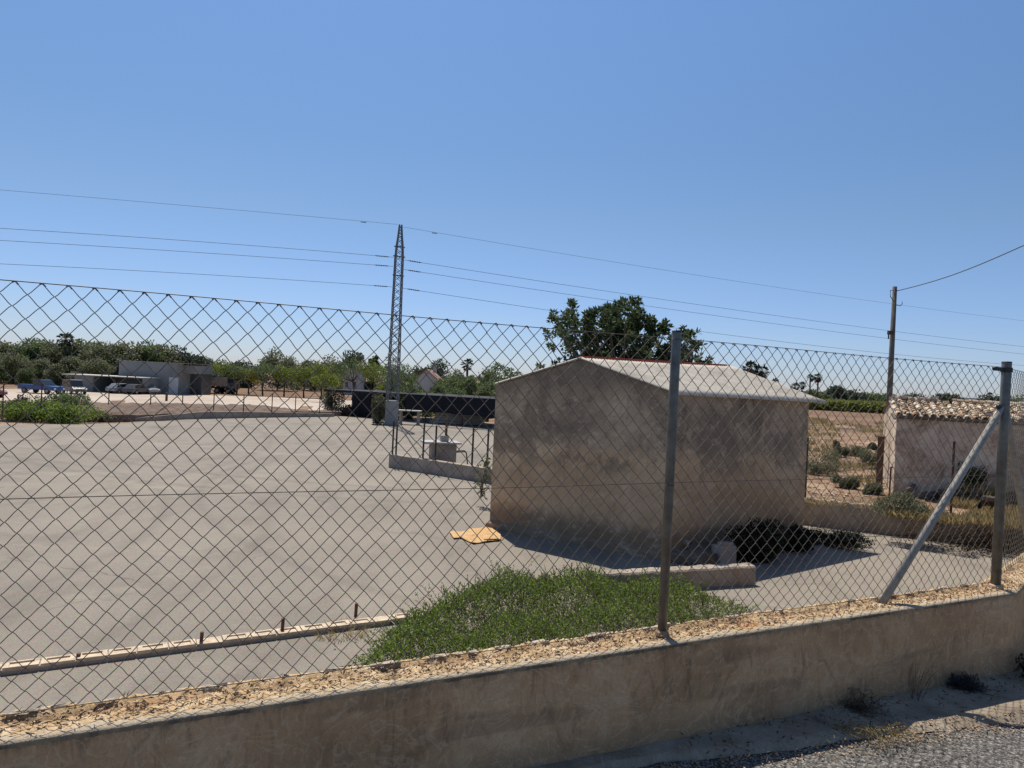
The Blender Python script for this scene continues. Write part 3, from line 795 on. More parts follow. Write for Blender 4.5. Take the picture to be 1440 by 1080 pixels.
def snoise(x, y, s, seed=0):
    r = np.random.default_rng(seed); v = 0
    for i in range(6):
        a = r.uniform(0, 6.28); f = s*r.uniform(.6, 1.8); v = v+np.sin((x*np.cos(a)+y*np.sin(a))*f+r.uniform(0, 6.28))
    return v/6
# ---- big creeping plant
PP = [(-1.3, 6.35), (-1.1, 7.35), (-.45, 8.5), (.2, 9.15), (1.2, 9.35), (2.0, 9.25), (2.6, 9.0), (3.0, 8.7), (2.7, 8.2), (1.9, 7.2), (.7, 6.2), (-.6, 5.7)]
pc = thing('creeping_plant', 'large bright green creeping plant spreading over the yard behind the wall', 'plant', (.6, 7.8, ZY))
n = 90000
x = rngL.uniform(-2.1, 3.4, n); y = rngL.uniform(5.4, 9.8, n)
P0 = np.array(PP)
def polydist(x, y, poly):
    d = np.full(len(x), 1e9)
    for i in range(len(poly)):
        a = np.array(poly[i]); b = np.array(poly[(i+1) % len(poly)]); ab = b-a
        t = np.clip(((x-a[0])*ab[0]+(y-a[1])*ab[1])/(ab@ab), 0, 1)
        d = np.minimum(d, np.hypot(x-a[0]-t*ab[0], y-a[1]-t*ab[1]))
    return np.where(inpoly(x, y, poly), d, -d)
dd = polydist(x, y, PP)+.16*snoise(x, y, 7, 3)+.1*snoise(x, y, 17, 4)
keep = (dd > 0) | (rngL.uniform(size=n) < np.exp(dd*14)*.5)
# the tip at the right is thin
keep &= rngL.uniform(size=n) < np.clip(1.15-.75*np.clip((x-1.9)/1.1, 0, 1), .2, 1)
x, y, dd = x[keep], y[keep], dd[keep]
H = .29*np.clip(dd/.45, 0.05, 1)**.7*(1+.75*snoise(x, y, 4.5, 5)+.4*snoise(x, y, 12, 6))*np.clip(1.1-.6*np.clip((x-1.8)/1.2, 0, 1), .3, 1.1)
z = ZY+H*rngL.uniform(.25, 1, len(x))**.5+.01
C = np.stack([x-.6, y-7.8, z-ZY], 1)
V, Q = leaf_quads(C, rngL.uniform(.022, .045, len(C)), rngL.uniform(.012, .022, len(C)), up=.25)
np_obj('foliage', V, Q, M['creeper'], pc)
ns_ = 1500; ii = rngL.integers(0, len(x), ns_); paths = []
for i in ii:
    a = np.array([x[i]-.6, y[i]-7.8, 0.0]); t = rngL.normal(0, .12, 3); hh = max(.05, H[i]*1.08+rngL.uniform(0, .05))
    paths.append([a, a+np.array([t[0]*.4, t[1]*.4, hh*.55]), a+np.array([t[0], t[1], hh])])
V, Q = tubes_np(np.array(paths), .0026, 3); np_obj('stem', V, Q, foliage('pale_stem', (.09, .12, .03), (.17, .19, .06), (.3, .29, .13), .2), pc)['kind'] = 'stuff'
# leaves up those stems (spiky outline)
C = []; D = []
for pa in paths:
    for t_ in np.linspace(.3, 1, 8): 
        q = np.array(pa[1])*(1-t_)+np.array(pa[2])*t_; C.append(q); D.append(rngL.normal(0, .6, 3)+[0, 0, .8])
V, Q = leaf_quads(np.array(C), .032, .012, dirs=np.array(D)); np_obj('shoot_leaves', V, Q, M['creeper'], pc)['kind'] = 'stuff'
# dry straw skirts at the left tip
def tuft(name, label, cat, loc, n, rad, h, mat, lean=.5, w=.006, seed=1, group=None):
    r = np.random.default_rng(seed); o = thing(name, label, cat, loc, group=group)
    a = r.uniform(0, 6.28, n); q = rad*.45*np.sqrt(r.uniform(0, 1, n)); B = np.stack([q*np.cos(a), q*np.sin(a), np.zeros(n)], 1)
    D = np.stack([np.cos(a)*lean*r.uniform(0, 1.2, n), np.sin(a)*lean*r.uniform(0, 1.2, n), np.ones(n)], 1)+r.normal(0, .12, (n, 3))
    D /= np.linalg.norm(D, axis=1, keepdims=True); L = h*r.uniform(.45, 1.1, n)[:, None]
    sd = np.cross(D, r.normal(size=(n, 3))); sd /= np.linalg.norm(sd, axis=1, keepdims=True)
    bend = np.stack([D[:, 0], D[:, 1], -.3*np.ones(n)], 1)*.25
    m1 = B+D*L*.55; t1 = B+D*L+bend*L
    P = np.stack([B-sd*w/2, B+sd*w/2, m1+sd*w/2, m1-sd*w/2, t1], 1).reshape(-1, 3)
    i0 = np.arange(n)*5
    Qd = np.concatenate([np.stack([i0, i0+1, i0+2, i0+3], 1), np.stack([i0+3, i0+2, i0+4, i0+4], 1)])
    me_o = mesh_obj('blades', P.tolist(), [tuple(f) if f[2] != f[3] else tuple(f[:3]) for f in Qd.tolist()], mat, o)
    return o
p = G(470, 905, ZY); tuft('dry_grass', 'thin yellowed grass at the left tip of the creeping plant by the kerb', 'grass', (p.x, p.y+.3, ZY), 260, .6, .09, M['straw'], 1.4, .006, 4)

# ---- torn orange card on the ground at the shed's left corner
cc = G(668, 757, ZY); oc = thing('torn_cardboard', 'torn orange and tan cardboard lying flat by the shed corner', 'cardboard', cc)
pts = [(632, 749), (655, 748), (660, 745), (690, 742), (704, 754), (704, 760), (680, 763), (666, 765), (648, 757), (638, 758)]
mb = MB(); pw = [G(a, b, ZY+.01)-cc for a, b in pts]
ctr = sum(pw, Vector())/len(pw)
n = 24; rings = 6; V = [ctr+Vector((0, 0, .03))]; per = []
for i in range(40):
    t = i/40*len(pw); i0 = int(t); per.append(pw[i0].lerp(pw[(i0+1) % len(pw)], t-i0))
for k_ in range(1, rings+1):
    for i in range(40):
        q = ctr.lerp(per[i], k_/rings); V.append(Vector((q.x, q.y, .012+.03*abs(nz.noise(q*3))+.022*nz.noise(q*9)+.006)))
Fc = [(0, 1+i, 1+(i+1) % 40) for i in range(40)]
for k_ in range(rings-1):
    for i in range(40): a = 1+k_*40; Fc.append((a+i, a+40+i, a+40+(i+1) % 40, a+(i+1) % 40))
o_ = mesh_obj('card_sheet', V, Fc, M['orange'], oc); md = o_.modifiers.new('t', 'SOLIDIFY'); md.thickness = .008
mb = MB(); q = G(690, 757, ZY+.04)-cc; mb.box(q, (.26, .12, .006), rz=.2, j=.02); mb.build('card_flap', M['orange'], oc)

# ---- dark weeds in the shade at the shed's right corner
def bush(name, label, cat, loc, dims, n, leaf, mat, seed=1, clumps=9, group=None, stems=8, parent_make=True, wr=.45):
    r = np.random.default_rng(seed); o = thing(name, label, cat, loc, group=group)
    cs = r.uniform(-1, 1, (clumps, 3)); cs[:, 2] = r.uniform(.15, .8, clumps)
    cs[:, :2] *= .7; rad = r.uniform(.25, .5, clumps)
    k_ = r.integers(0, clumps, n); d = r.normal(size=(n, 3)); d /= np.linalg.norm(d, axis=1, keepdims=True)
    C = cs[k_]+d*(rad[k_]*r.uniform(.4, 1.05, n)**.6)[:, None]; C[:, 2] = np.abs(C[:, 2])
    C = C*np.array([dims[0]/2, dims[1]/2, dims[2]])
    V, Q = leaf_quads(C, leaf*r.uniform(.6, 1.3, n), leaf*wr, up=.4, rng=r)
    np_obj('foliage', V, Q, mat, o)
    mb = MB()
    for i in range(stems):
        e = cs[i % clumps]*np.array([dims[0]/2, dims[1]/2, dims[2]]); mb.tube([(r.normal(0, .05*dims[0]), r.normal(0, .05*dims[0]), 0), (e[0]*.4, e[1]*.4, e[2]*.5), tuple(e)], [.02*dims[2], .014*dims[2], .006*dims[2]], 5)
    mb.build('stem', M['dead'], o)
    return o
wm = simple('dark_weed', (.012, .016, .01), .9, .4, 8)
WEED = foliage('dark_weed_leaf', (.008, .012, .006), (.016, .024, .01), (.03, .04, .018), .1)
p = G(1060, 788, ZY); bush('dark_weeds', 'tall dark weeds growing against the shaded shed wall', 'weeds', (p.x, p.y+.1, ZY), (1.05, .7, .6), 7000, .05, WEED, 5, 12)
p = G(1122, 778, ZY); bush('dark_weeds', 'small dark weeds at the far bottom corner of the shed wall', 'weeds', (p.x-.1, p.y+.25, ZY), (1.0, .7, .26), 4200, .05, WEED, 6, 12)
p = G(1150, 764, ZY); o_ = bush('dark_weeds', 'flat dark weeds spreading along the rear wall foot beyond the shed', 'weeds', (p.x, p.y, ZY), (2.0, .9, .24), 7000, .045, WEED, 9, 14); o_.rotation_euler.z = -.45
p = G(1185, 770, ZY); tuft('dry_weeds', 'pale dry twigs at the shadow tip by the rear wall', 'weeds', (p.x, p.y, ZY), 90, .5, .2, M['dead'], 1.8, .008, 8)

# ---- low wall and railing posts left of the shed
Lw0 = G(546, 657, ZY); Lw1 = Vector((-.2, 18.3, ZY)); ld = (Lw1-Lw0).normalized(); ln = Vector((-ld.y, ld.x, 0)); LL = (Lw1-Lw0).length+2.5
lw = thing('low_yard_wall', 'low stained concrete wall with bare steel posts left of the shed', 'wall', Lw0)
mb = MB(); mb.box(ld*(LL/2)+ln*.1+Vector((0, 0, .19)), (LL, .2, .40), rz=math.atan2(ld.y, ld.x), j=.004, bev=.012); mb.build('wall_body', M['stain'], lw)
zt = .39
for i, (px, py, h) in enumerate(((552, 633, 1.0), (557, 633, .98), (595, 637, 1.0), (612, 641, .98), (664, 646, 1.02), (685, 650, 1.05))):
    v = ray(px, py); n_ = ln; t = (Lw0+ln*.1).dot(n_)/v.dot(n_); P = v*t; P.z = 0
    q = Vector((P.x, P.y, 0))-Vector((Lw0.x, Lw0.y, 0))
    mb = MB(); mb.tube([q+Vector((0, 0, zt-.02)), q+Vector((0, 0, zt+h))], .026, 8); mb.build('post', M['dark'], lw)
    if i == 1: qq = q
    if i == 5: q5 = q
    if i == 2: q2 = q
mb = MB(); mb.tube([qq+Vector((0, 0, zt+.95)), qq+ld*1.05+Vector((0, 0, zt))], .022, 8); mb.build('brace', M['zinc'], lw)
mb = MB(); mb.tube([qq+ld*.9+Vector((0, 0, zt+.92)), q5+Vector((0, 0, zt+1.0)), q5+ld*.8+Vector((0, 0, zt+1.0))], .012, 6); mb.build('rail', M['zinc'], lw)
p = G(700, 660, ZY)
bush('climbing_plant', 'small leafy climber at the shed edge beside the last steel post', 'plant', (SL.x-.25, SL.y+2.2, ZY+.2), (.3, .3, .95), 190, .09, M['shrub'], 21, 6, stems=3)
# ---- well head behind the low wall
P = G(624, 662, ZY)
wl = thing('well_head', 'square masonry well head with a white slab and a pipe on top', 'well', (G(621, 662, ZY).x, P.y, ZY), .3); wl.scale = (.62, .62, .95)
mb = MB(); mb.box((0, 0, .42), (1.15, .9, .84), j=.015, bev=.02); mb.build('masonry_base', M['stain'], wl)
mb = MB(); mb.box((-.1, 0, .875), (1.75, 1.15, .055), j=.01, bev=.01); mb.build('top_slab', M['white_wall'], wl)
mb = MB(); mb.box((.05, 0, 1.0), (.38, .34, .19), bev=.015, j=.004); mb.tube([(.08, -.17, 1.0), (.08, -.19, 1.0)], .03, 8); mb.build('valve_box', M['conc'], wl)
mb = MB(); mb.tube([(.13, 0, 1.09), (.13, 0, 1.6)], .06, 10); mb.build('pipe', M['rust'], wl)
P = G(652, 660, ZY)
fr = thing('metal_frame', 'small black bent tube frame standing beside the well head', 'frame', (G(642, 662, ZY).x, P.y-.3, ZY), .1); fr.scale = (.62, .62, .85)
mb = MB()
for dy in (0, .5):
    mb.tube([(-.45, dy, 0), (-.45, dy, .6), (.32, dy, .66), (.42, dy, .62), (.55, dy, 0)], .022, 8)
mb.tube([(-.45, 0, .6), (-.45, .5, .6)], .02, 6); mb.tube([(.4, 0, .63), (.4, .5, .63)], .02, 6)
mb.build('tube_frame', M['dark'], fr)

# ---- rear wall on the right with posts
R0 = Vector((6.15, 14.9, ZY)); R1 = Vector((9.69, 13.14, ZY)); rd = (R1-R0).normalized(); rn = Vector((-rd.y, rd.x, 0))
rw = thing('rear_wall', 'low concrete retaining wall behind the yard between shed and corner', 'wall', R0)
LR = (R1-R0).length+8.6; V = []; Fc = []; n = 140
for i in range(n+1):
    s = LR*i/n-1.6
    for (of, z) in ((0, -.05), (0, .3), (0, .515), (.015, .54), (.1, .545), (.185, .54), (.2, .3), (.2, -.05)):
        q = Vector((s*3, of*6, z*4)); V.append(rd*s+rn*(of+.01*nz.noise(q))+Vector((0, 0, z+(.012*nz.noise(q*1.7) if z > .4 else 0))))
for i in range(n):
    for j in range(7): a = i*8+j; Fc.append((a, a+8, a+9, a+1))
Fc.append(tuple(range(8)))
mesh_obj('wall_body', V, Fc, M['wall'] if False else M['stain'], rw)
mb = MB()
for i in range(260):
    s = random.uniform(0, 5.5); p = rd*s+rn*random.uniform(.02, .18)+Vector((0, 0, .548)); a = random.uniform(.008, .02)
    mb.box(p, (a*2, a*1.5, a), rz=random.uniform(0, 3), j=a*.3)
mb.build('loose_stones', M['lip'], rw)['kind'] = 'stuff'
for px, h in ((1131, 1.32), (1337, 1.45)):
    v = ray(px, 720); t = (R0+rn*.1).dot(rn)/v.dot(rn); P = v*t; q = Vector((P.x-R0.x, P.y-R0.y, 0))
    mb = MB(); mb.tube([q+Vector((0, 0, .5)), q+Vector((0, 0, .5+h))], .024, 8); mb.build('post', simple('green_post_paint', (.03, .055, .045), .6, .3, 9) if px < 1200 else M['rust'], rw)
# debris & brown dead creeper at its foot
P = G(1370, 795, ZY)
r = np.random.default_rng(5)
def twigs(name, label, loc, n, rx, ry, h, mat, seed, cat='plant', w=.004, seg=5, step=.07, dirx=None):
    r = np.random.default_rng(seed); o = thing(name, label, cat, loc); paths = []
    for i in range(n):
        p = np.array([r.normal(0, rx/2.5), r.normal(0, ry/2.5), r.uniform(0, h*.6)]); d = r.normal(size=3); d /= np.linalg.norm(d); pa = [p.copy()]
        for k_ in range(seg):
            d = d+r.normal(0, .5, 3); d /= np.linalg.norm(d); p = p+d*step*r.uniform(.5, 1.2); p[2] = min(max(p[2], .005), h*1.2); pa.append(p.copy())
        paths.append(pa)
    V, Q = tubes_np(np.array(paths), w, 3); b = np_obj('branches', V, Q, mat, o); return o
wx = R0+rd*4.6-rn*.2
twigs('dead_creeper', 'brown dead creeper heaped at the foot of the rear wall', (wx.x, wx.y, ZY), 900, 2.6, .35, .42, M['dead'], 31, w=.006, step=.12)
o_ = [o for o in COL.objects if o.name == 'dead_creeper'][0]; o_.rotation_euler.z = math.atan2(rd.y, rd.x)
dv = thing('leaf_litter', 'scattered dry leaves and stones along the rear wall foot', 'litter', (wx.x, wx.y-.4, ZY+.005)); dv['kind'] = 'stuff'
C = np.stack([r.normal(0, 1.1, 2600), r.normal(0, .33, 2600), r.uniform(0, .03, 2600)], 1)
ang = math.atan2(rd.y, rd.x); C[:, :2] = C[:, :2] @ np.array([[math.cos(ang), math.sin(ang)], [-math.sin(ang), math.cos(ang)]])
V, Q = leaf_quads(C, .05, .03, up=0); np_obj('litter_pieces', V, Q, M['dead'], dv)

# ---- far earth bank with low block wall and thin fence posts
bk = [(108, 568, 594), (140, 568, 592), (180, 568, 592), (230, 568, 590), (280, 569, 588), (330, 569.5, 587), (370, 571, 586), (410, 576, 585.5), (480, 581, 585)]
V = []; Fc = []
for i, (px, yt, yb_) in enumerate(bk):
    b0 = G(px, yb_, ZY); Yc = b0.y+2.2; c1 = AT(px, yt, Yc); dirv = Vector((b0.x, b0.y, 0)).normalized()
    b1 = c1+dirv*3.2; 
    V += [b0+Vector((0, 0, -.05)), b0+Vector((0, 0, .28)), b0+dirv*.25+Vector((0, 0, .3)), b0.lerp(c1, .6)+Vector((0, 0, .18)), c1, c1+dirv*.8, Vector((b1.x, b1.y, GZ(b1.x, b1.y)-.4))]
for i in range(len(bk)-1):
    for j in range(6): a = i*7+j; Fc.append((a, a+7, a+8, a+1))
o_ = mesh_obj('earth_bank', V, Fc, M['bank'])
md = o_.modifiers.new('s', 'SUBSURF'); md.subdivision_type = 'SIMPLE'; md.levels = md.render_levels = 3
tx = bpy.data.textures.new('clods', 'CLOUDS'); tx.noise_scale = .5
md = o_.modifiers.new('d', 'DISPLACE'); md.texture = tx; md.strength = .22; md.texture_coords = 'GLOBAL'; md.mid_level = .5
struct(o_, 'brown earth bank behind the far edge of the yard', 'bank')
lb = thing('far_block_wall', 'low pale-topped block wall at the foot of the far earth bank', 'wall', G(232, 591, ZY))
mb = MB(); prev = None
for (px, py, h) in ((170, 591, .1), (200, 591, .16), (232, 590.5, .24), (280, 588.5, .36), (330, 587.5, .36), (380, 586.5, .3), (430, 586, .25), (470, 585.5, .2)):
    q = G(px, py+.6, ZY)-lb.location; q.z = h
    if prev:
        a, b = prev, q; d_ = (b-a); mb.add([a*1+Vector((0, 0, -a.z)), b+Vector((0, 0, -b.z)), b, a, a+Vector((-.1, .25, 0)), b+Vector((-.1, .25, 0)), b+Vector((-.1, .25, -b.z)), a+Vector((-.1, .25, -a.z))], [(0, 1, 2, 3), (3, 2, 5, 4), (4, 5, 6, 7)])
    prev = q
mb.build('wall_body', M['stain'], lb)
ff = thing('wire_post_fence', 'row of thin steel fence posts along the far edge of the yard', 'fence', G(232, 585, ZY))
prev = None; rail = MB()
for px, yt, yb_ in ((3, 540, 590), (57, 536, 588), (93, 548, 580), (152, 552, 583), (211, 553, 582), (256, 553, 581), (300, 553, 582), (342, 556, 583), (382, 554, 582), (415, 556, 581), (449, 557, 582), (476, 558, 583)):
    b0 = G(px, yb_+4, ZY); b0.y -= 0; Y = b0.y; a = AT(px, yb_, Y); t = AT(px, yt, Y); a -= ff.location; t -= ff.location; t.x = a.x; t.y = a.y
    mb = MB(); mb.tube([a, t], .028, 6); mb.build('post', M['rust'], ff)

# ================================================================ UTILITIES
# pylon
PB = Vector((-6.55, 38.9, ZY))
py_ = thing('power_pylon', 'tall lattice steel power pylon on a grey concrete plinth in the yard', 'pylon', PB)
mb = MB(); mb.box((0, 0, .68), (.72, .72, 1.36), rz=.15, bev=.03); mb.build('concrete_plinth', simple('plinth_concrete', (.28, .28, .27), .9, .15, 2), py_)
prof = [(1.3, .30), (4.3, .25), (6.2, .225), (7.8, .21), (9.2, .2), (9.8, .17), (10.4, .11), (11.05, .06)]
def wat(z):
    for (z0, a), (z1, b) in zip(prof[:-1], prof[1:]):
        if z0 <= z <= z1: return a+(b-a)*(z-z0)/(z1-z0)
    return prof[-1][1]
Rz = Matrix.Rotation(.35, 3, 'Z')
mb = MB()
cn = [(-1, -1), (1, -1), (1, 1), (-1, 1)]
for sx, sy in cn:
    pts = [Rz @ Vector((sx*h, sy*h, z)) for z, h in prof]
    for a, b in zip(pts[:-1], pts[1:]): mb.bar(a, b, .05)
mb.build('leg', M['pylon'], py_)
mb = MB(); z = 1.4; i = 0
while z < 10.9:
    h = wat(z); st_ = max(.16, h*1.75); z2 = min(z+st_, 11); h2 = wat(z2)
    for k_ in range(4):
        a, b = cn[k_], cn[(k_+1) % 4]
        mb.bar(Rz @ Vector((a[0]*h, a[1]*h, z)), Rz @ Vector((b[0]*h2, b[1]*h2, z2)), .026)
        mb.bar(Rz @ Vector((b[0]*h, b[1]*h, z)), Rz @ Vector((a[0]*h2, a[1]*h2, z2)), .026)
    z = z2; i += 1
mb.build('lattice', M['pylon'], py_)
# wires
TL = Vector((-18.5, -4, 0)).normalized(); TR = Vector((49+6.5, 68-38.9, 0)).normalized()
def on_plane(px, py, P0, D):
    n_ = Vector((-D.y, D.x, 0)); v = ray(px, py); t = P0.dot(n_)/v.dot(n_); q = v*t; return ((Vector((q.x, q.y, 0))-Vector((P0.x, P0.y, 0))).dot(D), q.z+EYE)
def quad(pts):
    (s0, z0), (s1, z1), (s2, z2) = pts
    A_ = np.array([[s0*s0, s0, 1], [s1*s1, s1, 1], [s2*s2, s2, 1]]); return np.linalg.solve(A_, np.array([z0, z1, z2]))
Pc = Vector((PB.x, PB.y, 0))
lefts = [[(0, 267), (278, 290.5), (553, 315)], [(0, 321), (270, 339), (545, 361)], [(0, 338), (270, 354.5), (545, 374)], [(0, 371), (270, 385), (545, 403)]]
rights = [[(563, 318.5), (1000, 390), (1440, 451)], [(568, 365.5), (1000, 431), (1440, 487.5)], [(568, 379), (1000, 443), (1440, 498)], [(568, 405.5), (1000, 468), (1440, 514)]]
nm = ['thin top wire', 'upper conductor', 'middle conductor', 'lowest conductor']
for side, data, D in ((0, lefts, TL), (1, rights, TR)):
    for i, dd_ in enumerate(data):
        pts = [on_plane(a, b, Pc, D) for a, b in dd_]; q = quad(pts); smax = pts[0][0] if side == 0 else pts[2][0]
        smax = max(p_[0] for p_ in pts)*1.35; smin = .15 if i == 0 else .3
        o_ = thing('power_line', f"{nm[i]} running {'left' if side == 0 else 'right'} from the lattice pylon", 'power line', (Pc.x, Pc.y, 0), group='power lines on the pylon')
        P_ = [D*s+Vector((0, 0, q[0]*s*s+q[1]*s+q[2])) for s in np.linspace(smin, smax, 48)]
        mb = MB(); mb.tube(P_, .011 if i else .008, 5); mb.build('cable', M['line'], o_)
        if i:
            z_at = lambda s: q[0]*s*s+q[1]*s+q[2]
            mb = MB(); s0 = .55
            mb.tube([D*s0+Vector((0, 0, z_at(s0))), D*(s0+.75)+Vector((0, 0, z_at(s0+.75)))], .02, 6)
            for k_ in range(5):
                s1 = s0+.1+k_*.13; mb.tube([D*s1+Vector((0, 0, z_at(s1))), D*(s1+.04)+Vector((0, 0, z_at(s1)))], .038, 8)
            mb.build('insulator', M['dark'], o_)
        else:
            s1 = 2.0; mb = MB(); mb.box(D*s1+Vector((0, 0, q[0]*s1*s1+q[1]*s1+q[2]-.05)), (.3, .03, .035), rz=math.atan2(D.y, D.x)); mb.build('damper', M['dark'], o_)
mb = MB()
for (h_, half) in ((9.83, .3), (9.3, .34), (8.25, .32)):
    mb = MB(); mb.bar(TR*half+Vector((0, 0, h_)), -TR*half+Vector((0, 0, h_)), .06); mb.build('cross_arm', M['pylon'], py_)
# wooden utility pole at right
ub = G(1240, 700, ZF); Yp = 19.0
bb = AT(1244, 695, Yp); tt = AT(1257, 403, Yp)
up_ = thing('utility_pole', 'slim wooden utility pole beside the old tiled building', 'utility pole', (bb.x, Yp, ZF-.2))
hp = tt.z-ZF+.2
lean = (tt.x-bb.x)*0
mb = MB(); mb.tube([(0, 0, 0), (0, 0, hp*.5), (0, 0, hp)], [.085, .072, .055], 10); mb.build('pole_shaft', M['woodpole'], up_, True)
mb = MB()
mb.tube([(-.02, -.05, hp-.42), (-.14, -.06, hp-.28), (-.15, -.06, hp-.12), (-.05, -.05, hp-.1)], .01, 5)
mb.build('bracket', M['dark'], up_); mb = MB(); mb.tube([(.04, -.05, hp-.5), (.14, -.06, hp-.52), (.19, -.06, hp-.46), (.18, -.06, hp-.4)], .01, 5)
mb.build('cable_hook', M['dark'], up_); mb = MB(); mb.box((-.09, -.05, hp-1.25), (.12, .09, .1)); mb.tube([(-.13, -.05, hp-1.3), (-.13, -.05, hp-1.42)], .02, 6)
mb.build('lamp_box', M['dark'], up_)
pw = thing('service_cable', 'single dark cable running from the wooden pole top to the upper right', 'cable', (bb.x, Yp, 0))
e_ = AT(1440, 345, 15.0)-Vector((bb.x, Yp, 0)); s0 = Vector((.04, 0, tt.z-.12))
dirn = (e_-s0)
mb = MB(); mb.tube([s0+dirn*t+Vector((0, 0, -.10*math.sin(min(1, t)*math.pi))) for t in np.linspace(0, 1.5, 30)], .012, 5); mb.build('cable', M['line'], pw)

# ================================================================ OLD TILED BUILDING
F0 = Vector((8.88, 16.22, 0)); fd = Vector((.917, -.4, 0)).normalized(); bd = Vector((.40, .917, 0)).normalized()
ob = thing('old_tiled_building', 'old flaking whitewashed building with a clay tile roof right of the utility pole', 'building', (F0.x, F0.y, ZF), math.atan2(fd.y, fd.x))
Wb = 7.5; Db = 3.4; ze = 1.86; zr = 2.17
mb = MB()
def gridwall(a, b, z0, ztop, nx, nzz):
    V = []; Fc = []; a = Vector(a); b = Vector(b); nrm = Vector(((b-a).y, -(b-a).x, 0)).normalized()
    for i in range(nx+1):
        u = i/nx; p = a.lerp(b, u); tz = ztop(u)
        for j in range(nzz+1):
            z = z0+(tz-z0)*j/nzz; e = .02*nz.noise(Vector((p.x*2+3, p.y*2, z*2)))
            V.append(p+nrm*e+Vector((0, 0, z)))
    for i in range(nx):
        for j in range(nzz): q = i*(nzz+1)+j; Fc.append((q, q+nzz+1, q+nzz+2, q+1))
    return V, Fc
mb.add(*gridwall((0, 0, 0), (Wb, 0, 0), -.3, lambda u: ze, 60, 16)); mb.add(*gridwall((0, Db, 0), (0, 0, 0), -.3, lambda u: ze+(zr-ze)*(1-abs(u-.5)*2), 30, 16))
mb.add(*gridwall((Wb, 0, 0), (Wb, Db, 0), -.3, lambda u: ze+(zr-ze)*(1-abs(u-.5)*2), 10, 8)); mb.add(*gridwall((Wb, Db, 0), (0, Db, 0), -.3, lambda u: ze, 10, 8))
mb.build('wall', M['lime'], ob)
mb = MB(); 
# roof deck + barrel tiles
V = [(-.05, -.1, ze+.0), (Wb+.1, -.1, ze), (Wb+.1, Db/2, zr+.01), (-.05, Db/2, zr+.01), (-.05, Db+.1, ze), (Wb+.1, Db+.1, ze)]
rf = mesh_obj('roof', V, [(0, 1, 2, 3), (3, 2, 5, 4)], M['stain'], ob)
mb = MB(); rr = random.Random(4); ncol = int((Wb+.1)/.165); nrow = 9
for side in (0, 1):
    for r_ in range(nrow):
        for c2 in range(ncol):
            if rr.random() < .03: continue
            d0 = -.14+(Db/2+.1)*r_/nrow; L = .30
            x0 = c2*.165+.05+rr.uniform(-.012, .012); a_ = rr.uniform(-.045, .045); lift = .012+rr.uniform(0, .014)+(.012 if rr.random() < .08 else 0)
            V = []; ns2 = 6
            for e in (0, 1):
                d = d0+e*L; y = d if side == 0 else Db-d; z = ze+(zr-ze)*d/(Db/2)+lift+(.028 if e == 0 else .004)
                rad = .066 if e == 0 else .055
                for q in range(ns2+1):
                    an = math.pi*q/ns2; V.append((x0+math.cos(an)*rad+a_*e, y, z+math.sin(an)*rad*.75))
            for e in (0,):
                for q in range(ns2+1):
                    an = math.pi*q/ns2; y = d0 if side == 0 else Db-d0; V.append((x0+math.cos(an)*(rad_ := .048), y, ze+(zr-ze)*d0/(Db/2)+lift+.02+math.sin(an)*.048*.75))
            k1 = ns2+1
            Fc = [(q, q+1, k1+q+1, k1+q) for q in range(ns2)]+[(2*k1+q, 2*k1+q+1, q+1, q) for q in range(ns2)]
            mb.add(V, Fc)
# ridge tiles, broken in places
x0 = .3
while x0 < Wb:
    if rr.random() > .12:
        V = []
        for e in (0, 1):
            for q in range(7):
                an = math.pi*q/6; V.append((x0+e*.38, Db/2-math.cos(an)*.1, zr+.03+.02*(1-e)+math.sin(an)*.085+rr.uniform(-.003, .003)))
        mb.add(V, [(q, q+1, 8+q, 7+q) for q in range(6)])
    x0 += .34
tl = mb.build('roof_tile', M['tile'], rf)
mb = MB()     # loose rubble piled on the roof corner
for i in range(34):
    mb.box((rr.uniform(.0, 1.0), Db/2+rr.uniform(-.2, .15), zr+.06+rr.uniform(0, .05)), (rr.uniform(.06, .16), rr.uniform(.06, .14), rr.uniform(.04, .09)), rz=rr.uniform(0, 3), j=.015, bev=.01)
for i in range(20):
    mb.box((rr.uniform(0, 6), rr.uniform(.0, 1.2), ze+.12), (rr.uniform(.05, .12), rr.uniform(.05, .1), rr.uniform(.03, .06)), rz=rr.uniform(0, 3), j=.015)
mb.build('loose_rubble', M['plinth'], rf)['kind'] = 'stuff'
mb = MB(); mb.box((Wb/2, -.045, ze-.06), (Wb, .05, .04)); mb.bar((-.05, -.18, ze-.09), (-.1, .12, ze+.02), .05, .03); mb.build('eave_board', M['woodpole'], ob)
# whitish buttress edge on the left
# leaning rubble below wall
p = G(1300, 700, ZF)
rb_ = thing('stone_heap', 'dark heap of stones at the foot of the old building wall', 'stones', (F0+fd*1.6-bd*.35).to_tuple()[:2]+(ZF,))
mb = MB()
for i in range(60):
    mb.box((rr.gauss(0, .55), rr.gauss(0, .15), rr.uniform(.03, .28)), (rr.uniform(.1, .3), rr.uniform(.1, .2), rr.uniform(.06, .14)), rz=rr.uniform(0, 3), j=.03, bev=.02)
mb.V = [Matrix.Rotation(math.atan2(fd.y, fd.x), 3, 'Z') @ v for v in mb.V]
mb.build('stones', simple('dark_stones', (.12, .1, .085), .9, .4, 5, bump=.4), rb_)
p = G(1236, 684, ZF)
rp = thing('rusty_beam_post', 'rusty brown square beam standing upright left of the old building', 'post', (p.x, p.y, ZF))
mb = MB(); mb.box((0, 0, .62), (.13, .1, 1.26), rz=.4, bev=.006); mb.build('beam', M['rust'], rp)
mb = MB(); mb.box((0, 0, 1.26), (.17, .14, .02), rz=.4); mb.build('cap_plate', M['rust'], rp)
